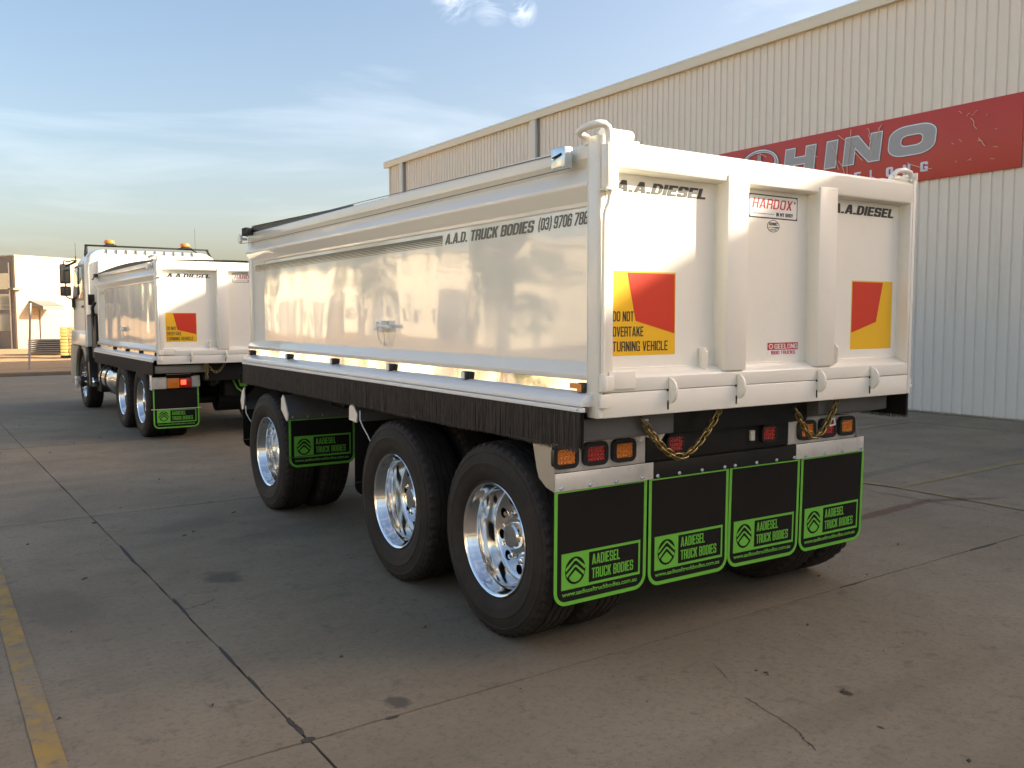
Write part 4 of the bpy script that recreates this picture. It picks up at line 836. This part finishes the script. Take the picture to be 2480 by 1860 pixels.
# mudguards
def guard(y0, z0, y1, z1, xa=-.035, xb=.55, m='flap', down=.0, endw=.0):
    MB().prism([(y0, z0), (y1, z1), (y1+.10, z1+.02), (y1+.10, z1+.026), (y1, z1+.007), (y0-.006, z0)], 'x', xa, xb).build('mudguard', M['stackmetal'], tr)
for (yb, zb0, yt, zt0) in ((3.93, .835, 4.03, 1.035), (2.545, .960, 2.62, 1.085)):
    MB().prism([(yb-.004, zb0), (yb-.012, zb0+.06), (yt-.03, zt0-.02), (yt, zt0), (yt+.012, zt0), (yt+.012, zt0-.015), (yb+.01, zb0)], 'x', -.032, .555).build('mudguard', M['stackmetal'], tr)
    MB().prism([(yb-.004, zb0-.005), (yb-.020, zb0+.05), (yt-.04, zt0-.02), (yt-.002, zt0+.004), (yt+.035, zt0-.03), (yt+.045, zt0-.12), (yb+.03, zb0)], 'x', -.042, -.033).build('guard_end', M['alu'], tr)
MB().prism([(5.10, 1.03), (5.16, .97), (5.20, .90), (5.17, .82), (5.14, .82), (5.17, .90), (5.06, 1.04), (4.6, 1.13), (4.6, 1.14)], 'x', -.032, .55).build('mudguard', M['stackmetal'], tr)
MB().prism([(5.085, 1.035), (5.16, .985), (5.205, .90), (5.17, .82), (5.12, .83), (5.085, .93)], 'x', -.042, -.033).build('guard_end', M['alu'], tr)
MB().prism([(3.03, 1.12), (3.03, 1.126), (3.5, 1.14), (4.6, 1.14), (4.6, 1.134), (3.5, 1.134)], 'x', -.03, .55).build('mudguard', M['stackmetal'], tr)
MB().prism([(.42, 1.07), (.42, 1.085), (1.4, 1.12), (2.62, 1.09), (2.62, 1.08), (1.4, 1.105)], 'x', -.03, .55).build('mudguard', M['stackmetal'], tr)
flap(tr, -.036, .550, .44, .838, 3.925)
for x in (.0, .13, .26, .40, .53): bolt(x, 3.915, .862, tr, .7)
flap(tr, -.034, .55, .44, .96, 2.58, logo=False); flap(tr, -.034, .55, .46, .86, 5.165, logo=False)
flap(tr, W-.55, W+.034, .44, .84, 3.925, logo=False); flap(tr, W-.55, W+.034, .44, .96, 2.58, logo=False)
MB().tube([(-.050, 3.915, .528), (.57, 3.915, .55)], .004, 6).tube([(-.055, 5.16, .535), (.55, 5.16, .55)], .004, 6).tube([(-.05, 2.57, .54), (.55, 2.57, .55)], .004, 6).build('flap_rod', M['chrome'], tr)
MB().tube([(-.03, 2.50, 1.04), (-.035, 2.49, .98), (-.03, 2.45, .93), (-.02, 2.40, .88), (-.0, 2.36, .80)], .004, 6).tube([(-.03, 5.08, .86), (-.04, 5.05, .80), (-.02, 5.02, .74), (.0, 4.98, .70)], .004, 6).build('brake_hose', M['alu'], tr)

# ------------------------------------------------------------------ truck
TY0 = 9.223
tk = empty('tipper_truck', (.059, TY0, 0), .012); tag(tk, 'white cab over tipper truck with amber roof beacons, parked ahead of the trailer', 'truck')
tipper_body(tk, 4.55, -.165, -.015, full=False, nlamp=(.08, 1.05, 2.0, 3.0, 4.48), panel_front=.58)
for k in range(5): MB().box(.0418, .0435, 3.97, 4.33, 2.118-.0105*k-.007, 2.118-.0105*k).build('side_stripe', M['sideink'], tk)
def ttarp():
    MB().grid(lambda a, b: (.048, .35+4.15*a, 2.428+(.022+.035*math.sin(math.pi*min(1, a*1.05))*1.0)*b), 40, 2).build('tarp_edge', M['tarp'], tk)
    MB().grid(lambda a, b: (.046+(W-.092)*b, .35+4.15*a, 2.452+.035*math.sin(math.pi*min(1, a*1.05))+.03*math.sin(math.pi*b)), 24, 12).build('tarp_top', M['tarptop'], tk)
    MB().tube([(.02, .3, 2.36), (.02, 4.5, 2.36)], .004, 5).build('tarp_cable', M['wire'], tk)
ttarp()
MB().box(-.045, -.002, .20, .30, 2.315, 2.405).build('latch_box', M['alu'], tk, bevel=.004)
mb = MB().box(-.03, .05, 4.42, 4.56, 2.37, 2.43)
mb.build('tarp_ratchet', M['blackplastic'], tk, bevel=.006)
MB().tube([(-.05, 4.5, 2.33), (-.02, 4.55, 2.36), (.02, 4.58, 2.40)], .012, 8).build('tarp_arm', M['steel'], tk)
TFY = .35
MB().box(-.004, .182, TFY-.02, TFY+.03, .705, .865).box(.512, .625, TFY-.02, TFY+.03, .720, .872).build('lamp_plate', M['alu'], tk, bevel=.003)
MB().box(-.016, -.006, TFY-.02, TFY+.10, .690, .900).build('side_plate', M['rail'], tk, bevel=.003)
tl = MB().box(.184, .346, TFY-.045, TFY+.02, .708, .852).build('tail_lamp', M['amberl'], tk, bevel=.012)
t2 = MB().box(.350, .510, TFY-.045, TFY+.02, .710, .852).build('tail_lamp', M['redl'], tk, bevel=.012)
MB().box(.362, .430, TFY-.050, TFY-.044, .755, .820).build('lens', M['redlit'], t2, bevel=.002, label='small lit part of the red lamp')
MB().box(.17, .53, TFY-.03, TFY-.01, .865, .900).build('lamp_guard', M['black'], tk); MB().box(.18, .50, TFY-.035, TFY-.03, .898, .906).build('guard_rail', M['alu'], tk)
flap(tk, -.001, .612, .158, .718, TFY)
MB().tube([(-.03, TFY-.012, .425), (.635, TFY-.012, .425)], .004, 6).build('flap_rod', M['alu'], tk)
flap(tk, 1.70, 2.36, .158, .718, TFY)
flat('centre_flap', [[(1.055, .86), (1.62, .86), (1.60, .66), (1.52, .58), (1.38, .56), (1.26, .58), (1.15, .66)]], M['flap'], (0, TFY+.05, 0), tk, thick=.008)
flat('flap_edge', [[(1.055, .86), (1.62, .86), (1.60, .66), (1.52, .58), (1.38, .56), (1.26, .58), (1.15, .66)], [(1.085, .846), (1.60, .846), (1.58, .668), (1.51, .60), (1.38, .58), (1.27, .60), (1.17, .672)]], M['green'], (0, TFY+.044, 0), tk)
flat('flap_logo', [[(1.155, .83), (1.30, .83), (1.30, .69), (1.20, .69)]], M['green'], (0, TFY+.044, 0), tk)
MB().box(.0, .66, .18, .30, .925, 1.03).build('rear_beam', M['steel'], tk, bevel=.006); MB().box(.66, 2.38, .20, .42, .80, 1.05).build('cross_beam', M['black'], tk, bevel=.006)
chain(tk, sag((.655, .11, 1.04), (.665, .10, 1.04), .84), 10); chain(tk, sag((.67, .11, 1.03), (.91, .10, 1.05), .925), 8)
for xx in (.76, 1.55): MB().box(xx, xx+.08, .3, 6.9, .72, 1.0).build('chassis_rail', M['black'], tk, bevel=.004)
for yy in (.95, 2.28): 
    axle(tk, yy, .49, rot=yy)
    MB().lathe([(0, 0), (0, .20), (.35, .20), (.35, 0)], (1.0, yy, .50), 'x', 20).build('differential', M['black'], tk)
MB().box(1.0, 1.38, .46, .75, .55, .85).build('tow_coupling', M['black'], tk, bevel=.02)
MB().box(.02, .60, .2, 3.0, 1.0, 1.03).build('mudguard', M['black'], tk)
# front wheels
for s in (-1, 1):
    wv = empty('wheel'); wv.parent = tk; wv.location = (.10 if s < 0 else W-.10, 5.9, .49); wv.rotation_euler.z = 0 if s < 0 else math.pi
    link('tyre', TYRE, None, wv)
    r2 = MB().lathe([(-.118, .296), (-.121, .302), (-.108, .300), (-.100, .282), (-.08, .262), (-.06, .255), (-.075, .235), (-.095, .20), (-.10, .13)], seg=64).build('rim', M['chrome'], wv, smooth=40)
    MB().lathe([(-.095, .13), (-.13, .115), (-.17, .105), (-.20, .09), (-.215, .05), (-.215, 0)], seg=28).build('hub', M['black'], wv)
    mb = MB()
    for k in range(10):
        a = 2*math.pi*k/10; mb.lathe([(-.09, .02), (-.13, .018), (-.15, .012), (-.152, 0)], (0, .165*math.cos(a), .165*math.sin(a)), 'x', 8)
    mb.build('wheel_nuts', M['chrome'], wv, kind='stuff')
MB().lathe([(.3, 0), (.3, .08), (2.0, .08), (2.0, 0)], (0, 5.9, .49), 'x', 14).build('axle', M['black'], tk)
# tanks and boxes
MB().lathe([(3.20, 0), (3.20, .17), (3.24, .22), (3.70, .22), (3.74, .17), (3.74, 0)], (.28, 0, .62), 'y', 28).build('air_tank', M['chrome'], tk)
ft = MB().lathe([(3.85, 0), (3.85, .22), (3.88, .275), (4.72, .275), (4.75, .22), (4.75, 0)], (.30, 0, .62), 'y', 32).build('fuel_tank', M['chrome'], tk)
for yy in (4.05, 4.5): MB().lathe([(yy, .278), (yy, .285), (yy+.05, .285), (yy+.05, .278)], (.30, 0, .62), 'y', 32, closed=True).build('tank_strap', M['black'], ft)
MB().lathe([(-.02, 0), (-.02, .075), (0, .09), (.07, .09), (.09, .08), (.11, .09), (.18, .09), (.18, 0)], (0, 5.12, .52), 'x', 24).build('air_cleaner', M['chrome'], tk)
for a, b in ((2.95, 3.12), (4.8, 5.2)): MB().box(.08, .5, a, b, .35, .95).build('battery_box', M['black'], tk, bevel=.01)
# cab
cabm = M['paint']
def section(y, top, xl, xr, zb0, r, rx=None):
    pts = [(xl, zb0)]
    n = 7
    pts += [(xl+r-r*math.cos(R(90*i/n)), top-r+r*math.sin(R(90*i/n))) for i in range(n+1)]
    pts += [(xr-r+r*math.sin(R(90*i/n)), top-r+r*math.cos(R(90*i/n))) for i in range(n+1)]
    pts += [(xr, zb0)]
    return [(x, y, z) for x, z in pts]
XR = 2.24
secs = [section(4.97, 2.76, .05, XR-.12, 1.75, .20), section(4.985, 2.83, -.03, XR-.03, 1.74, .26), section(5.03, 2.885, -.062, XR, 1.73, .30), section(5.13, 2.895, -.063, XR, 1.72, .30), section(5.135, 2.896, -.063, XR, 1.16, .30), section(5.35, 2.92, -.065, XR, 1.15, .30), section(5.9, 2.90, -.065, XR, 1.15, .30), section(6.20, 2.84, -.06, XR, 1.15, .28), section(6.42, 2.62, -.055, XR, 1.15, .2), section(6.72, 2.10, -.05, XR, 1.15, .18), section(6.82, 1.9, -.045, XR, 1.15, .15), section(6.95, 1.3, -.03, XR, 1.15, .08)]
n = len(secs[0]); mb = MB(); vs = [p for s_ in secs for p in s_]
mb.add(vs, [(i*n+j, i*n+(j+1) % n, (i+1)*n+(j+1) % n, (i+1)*n+j) for i in range(len(secs)-1) for j in range(n)]+[tuple(range(n)), tuple(range((len(secs)-1)*n, len(secs)*n))])
cab = mb.build('cab', cabm, tk, smooth=38)
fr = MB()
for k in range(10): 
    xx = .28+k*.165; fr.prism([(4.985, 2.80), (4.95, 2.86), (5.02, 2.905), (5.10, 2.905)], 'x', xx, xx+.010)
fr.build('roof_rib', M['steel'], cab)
MB().box(.1, XR-.15, 4.90, 4.969, 1.76, 2.70).build('rear_panel', cabm, cab, bevel=.03)
MB().box(-.058, .05, 4.955, 4.985, 1.90, 2.09).build('rear_vent', M['black'], cab, bevel=.01)
MB().prism([(5.42, 2.03), (5.42, 2.60), (6.30, 2.60), (6.60, 2.10), (6.62, 2.03)], 'x', -.072, -.067).build('side_window', M['glassdark'], cab, bevel=.002)
MB().prism([(5.38, 1.99), (5.38, 2.64), (6.32, 2.64), (6.65, 2.10), (6.67, 1.99)], 'x', -.069, -.064).build('window_seal', M['blackplastic'], cab)
MB().box(-.070, -.0655, 5.28, 5.288, 1.3, 2.7).box(-.070, -.0655, 6.74, 6.748, 1.3, 2.05).build('door_seam', M['black'], cab)
MB().box(-.085, -.066, 5.42, 5.58, 1.86, 1.90).build('door_handle', M['blackplastic'], cab, bevel=.008)
MB().box(-.085, -.066, 6.45, 6.55, 1.83, 1.88).build('side_lamp', M['blackplastic'], cab, bevel=.008)
def arch(y0, r1, a0, a1, n=14): return [(y0-r1*math.cos(R(a0+(a1-a0)*i/n)), .49+r1*math.sin(R(a0+(a1-a0)*i/n))) for i in range(n+1)]
MB().prism([(5.22, 1.16), (5.20, 1.34), (5.25, 1.44), (6.85, 1.44), (6.98, 1.16)], 'x', -.085, .05).build('fender', cabm, cab, bevel=.02)
pr = arch(5.9, .62, 40, 165)+[(6.62, .42), (7.15, .42), (7.20, .60), (7.05, 1.155), (5.26, 1.155), (5.22, 1.0), (5.36, .95)]
MB().prism([(5.30, 1.155), (5.26, 1.0)]+arch(5.9, .66, 35, 172)+[(6.57, .42), (7.16, .40), (7.20, .60), (7.05, 1.155)], 'x', -.08, -.02).build('wheel_arch', M['arch'], cab, bevel=.01)
MB().prism([(5.22, 1.12), (5.16, .45), (5.26, .45), (5.36, .9), (5.6, 1.1), (6.3, 1.1), (6.3, 1.15)], 'x', -.04, .40).build('inner_guard', M['blackplastic'], cab)
MB().box(.0, W, 6.95, 7.2, .45, 1.15).build('bumper', M['trim'], cab, bevel=.05)
MB().box(-.12, -.04, 6.25, 6.45, .50, .56).box(-.12, -.06, 6.3, 6.4, .35, .5).build('step', M['alu'], cab, bevel=.01)
# things behind the cab
MB().box(.0, .30, 4.66, 5.10, .95, 1.72).build('air_intake', M['black'], tk, bevel=.02); MB().box(.35, 2.0, 4.65, 5.1, .9, 1.72).build('gearbox_cover', M['black'], tk, bevel=.02)
MB().tube([(.02, 4.75, 1.95), (-.02, 4.78, 1.85), (.0, 4.8, 1.6), (.05, 4.8, 1.3)], .03, 8).build('air_hose', M['black'], tk)
# roof bar, beacons, aerials
rb = MB().box(-.045, 2.12, 5.17, 5.23, 2.955, 2.985).prism([(-.045, 2.955), (.0, 2.955), (.0, 2.83), (-.05, 2.76), (-.06, 2.80)], 'y', 5.175, 5.225).prism([(2.12, 2.955), (2.08, 2.955), (2.14, 2.83), (2.20, 2.74), (2.21, 2.80)], 'y', 5.175, 5.225).build('roof_bar', M['black'], tk, bevel=.004)
for xx in (.365, 1.69):
    MB().prism([(xx-.13, 2.975), (xx+.13, 2.975), (xx+.07, 3.0), (xx+.05, 3.015), (xx-.05, 3.015), (xx-.07, 3.0)], 'y', 5.10, 5.30).build('beacon_base', M['blackplastic'], rb, bevel=.004)
    MB().lathe([(3.015, 0), (3.015, .092), (3.035, .094), (3.040, .090), (3.065, .086), (3.078, .070), (3.080, 0)], (xx, 5.2, 0), 'z', 24).build('beacon', M['amberl'], rb)
MB().tube([(-.03, 6.4, 2.72), (-.03, 6.4, 2.85)], .011, 6).tube([(-.03, 6.4, 2.85), (-.03, 6.4, 3.10)], .0035, 5).build('aerial', M['blackplastic'], tk)
MB().tube([(1.96, 5.5, 2.85), (1.955, 5.5, 3.4)], .0028, 5).build('aerial', M['blackplastic'], tk)
MB().tube([(1.93, 5.0, 2.70), (1.90, 4.98, 2.80), (1.85, 5.08, 2.92), (1.80, 5.18, 2.96)], .010, 6).build('beacon_cable', M['black'], tk)
# mirrors
mr = MB().tube([(-.02, 6.35, 2.76), (-.08, 6.42, 2.76), (-.15, 6.5, 2.74), (-.22, 6.52, 2.76), (-.225, 6.53, 2.70), (-.20, 6.53, 2.30), (-.20, 6.53, 2.08), (-.14, 6.5, 2.04), (-.07, 6.5, 2.03)], .013, 8).tube([(-.03, 6.35, 2.74), (-.18, 6.5, 2.66)], .022, 8).box(-.11, -.05, 6.45, 6.55, 1.87, 2.05).build('mirror_arm', M['blackplastic'], tk)
for z0, z1 in ((2.325, 2.695), (2.09, 2.275)):
    a = MB().box(-.295, -.11, 6.50, 6.58, z0, z1).build('mirror', M['blackplastic'], tk, bevel=.022)
    MB().box(-.283, -.122, 6.494, 6.500, z0+.016, z1-.016).build('mirror_glass', M['glassdark'], a)

# ------------------------------------------------------------------ far side of the yard
d0 = Vector((2.19, 1.31, 0)).normalized(); nn0 = Vector((d0.y, -d0.x, 0))
fb = empty('office_building', (1.5, 50.3, 0), math.atan2(d0.y, d0.x)); tag(fb, 'sunlit cream tilt panel building with a flat roof beyond the dirt lot', 'building')
MB().box(0, 14, 0, 4.2, -.1, 4.93).build('wall', M['creamwall'], fb, bevel=.02)
MB().box(-.03, 14.03, -.03, 4.23, 4.93, 5.0).build('parapet', M['creamwall'], fb)
MB().box(-.05, -.005, .15, 4.0, 0, 4.9).build('side_wall', M['shadewall'], fb)  # grey sheet over the cream wall, shade of this face put into its colour
for z in (1.0, 2.1, 3.2): MB().box(-.09, -.05, .4, 2.6, z, z+.85).build('window', M['glassdark'], fb)
for yy in (.3, 1.4, 2.7): MB().box(-.12, -.09, yy, yy+.06, 0, 4.6).build('window_post', M['trim'], fb)
MB().box(-.30, .25, -.25, .2, 3.15, 3.25).build('canopy', M['shadewall'], fb)
MB().prism([(-.02, 2.62), (-1.1, 2.30), (-1.1, 2.12), (-.02, 2.38)], 'x', .75, 2.0).build('awning', M['shadewall'], fb)
MB().tube([(1.35, -.04, .5), (1.35, -.04, 2.2)], .04, 8).build('downpipe', M['galv'], fb)
MB().box(4.5, 4.505, -.01, 0, 0, 4.9).box(9.0, 9.005, -.01, 0, 0, 4.9).build('panel_joint', M['shadewall'], fb)
fb2 = empty('storage_building', (-9, 62, 0)); tag(fb2, 'shed with a lower wall darkened for shade and a pale upper wall at the left edge, behind the cream building', 'building')
MB().box(0, 11.6, 0, 10, -.1, 4.15).build('wall', M['darkshade'], fb2); MB().box(-.1, 11.7, .5, 10, 4.15, 5.3).build('upper_wall', M['creamwall'], fb2); MB().box(-.15, 11.75, .4, 10, 5.3, 5.4).build('parapet', M['trim'], fb2)
MB().box(6, 9, -.05, -.01, 0, 3.2).build('roller_door', M['black'], fb2)
# stacks
stk = empty('steel_stack', (2.25, 42.3, 0), R(-24)); tag(stk, 'low grey stack of steel sections lying on the dirt beside the cream building', 'steel stack')
for k in range(7): MB().box(-.72+.05*random.random(), .72+.06*random.random(), -.9, .9, .08+.095*k, .14+.095*k).build('steel_sheet', M['stackmetal'], stk)
for yy in (-.7, .6): MB().box(-.7, .6, yy, yy+.1, 0, .075).build('bearer', M['timber'], stk)
yl = empty('timber_stack', (2.72, 38.6, 0), R(-8)); tag(yl, 'tall yellow stack of packed timber standing behind the truck cab', 'timber stack')
for k in range(9):
    for j in range(3): MB().box(-.50+.33*j, -.50+.33*j+.30, -.6+.03*random.random(), .6, .1+.135*k, .1+.135*k+.115).build('timber_bundle', M['timber'], yl, bevel=.01)
for yy in (-.5, .4): MB().box(-.5, .5, yy, yy+.1, 0, .1).build('bearer', M['black'], yl)
# fence
fe = empty('chain_link_fence', (.19, 28.9, 0)); tag(fe, 'thin chain link fence on grey posts between the yard and the dirt lot', 'fence')
for x in (-9.0, -6.0, -3.0, 0, 3.0, 6.0): MB().tube([(x, 0, -.2), (x+(.12 if x == 0 else 0), 0, 2.15)], .035, 8).build('post', M['galv'], fe)
mb = MB(); hgt = 1.75; x = -9.0
while x < 6.0:
    for s in (1, -1):
        xa, xb = (x, x+hgt) if s > 0 else (x+hgt, x)
        mb.add([(xa-.0015, .03, .05), (xa+.0015, .03, .05), (xb+.0015, .03, .05+hgt), (xb-.0015, .03, .05+hgt)], [(0, 1, 2, 3)])
    x += .075
mb.build('wire_mesh', M['galv'], fe, kind='stuff')
mb = MB()
for z in (.06, 1.8, 1.95, 2.08): mb.tube([(-9, .03, z), (6.5, .03, z)], .0035, 5)
mb.build('strand_wire', M['galv'], fe)

# ------------------------------------------------------------------ neighbours across the street on the left (they light and mirror in the paint)
def shed(x, y, wx, wy, h, m, label, rz=0):
    b = empty('shed', (x, y, 0), rz); tag(b, label, 'shed', 'sheds across the street')
    MB().box(-wx, 0, 0, wy, 0, h).build('wall', m, b, bevel=.02); MB().prism([(-wx-.3, h), (-wx/2, h+1.4), (.3, h)], 'y', -.2, wy+.2).build('roof', M['trim'], b)
    k = 2.0
    while k < wy-4:
        MB().box(.01, .05, k, k+3.4, 0, 3.6).build('roller_door', M['shadewall'], b); MB().box(.01, .04, k+4.6, k+6.0, 1.2, 2.3).build('window', M['glassdark'], b); k += 9
shed(-30, -18, 14, 22, 5.5, M['shedwall'], 'cream shed across the street, nearest of the row'); shed(-34, 14, 14, 20, 6.0, M['shedwall'], 'cream shed across the street, second of the row')
shed(-30, 42, 14, 26, 6.5, M['shedwall'], 'cream shed across the street, third of the row'); shed(-30, 72, 16, 60, 6.5, M['shedwall'], 'cream shed across the street, farthest of the row')
def tree(x, y, h, r, label, seed):
    rnd = random.Random(seed); t_ = empty('gum_tree', (x, y, 0)); tag(t_, label, 'tree', 'trees across the street')
    mb = MB().tube([(0, 0, -.1), (.1, .05, h*.3), (-.1, .1, h*.55), (.05, 0, h*.8)], .2, 8, radii=[.24, .18, .12, .05])
    for k in range(7):
        a = k*2.4; z = h*(.35+.06*k); mb.tube([(0, 0, z), (math.cos(a)*r*.4, math.sin(a)*r*.4, z+h*.12), (math.cos(a)*r*.75, math.sin(a)*r*.75, z+h*.2)], .06, 6, radii=[.09, .06, .02])
    mb.build('trunk', M['bark'], t_)
    mb = MB(); cl = [(rnd.gauss(0, r*.42), rnd.gauss(0, r*.42), h*.66+rnd.gauss(0, h*.15), rnd.uniform(.18, .34)*r) for _ in range(34)]
    for cx, cy, cz, cr2 in cl:
        for _ in range(110):
            v = Vector((rnd.gauss(0, 1), rnd.gauss(0, 1), rnd.gauss(0, 1))).normalized()*cr2*rnd.random()**.4; p = Vector((cx, cy, cz))+v
            a = Vector((rnd.gauss(0, 1), rnd.gauss(0, 1), rnd.gauss(0, 1))).normalized()*.13; b = a.cross(Vector((rnd.gauss(0, 1), rnd.gauss(0, 1), rnd.gauss(0, 1)))).normalized()*.08
            mb.add([p-a, p+b, p+a, p-b], [(0, 1, 2, 3)])
    mb.build('crown', M['leaf'], t_)
for i, (x, y, h, r, lb) in enumerate(((-21, 33, 7, 2.6, 'tall gum tree at the far corner of the second shed'), (-19, 13, 5, 2.0, 'small gum tree beside the second shed'), (-20, 47, 8.5, 3.4, 'broad gum tree in front of the third shed'), (-20, 68, 9, 2.4, 'gum tree near the farthest shed'), (-22, 2, 6, 2.4, 'gum tree in front of the nearest shed'))): tree(x, y, h, r, lb, i)
bpy.data.collections.remove(_tmp)
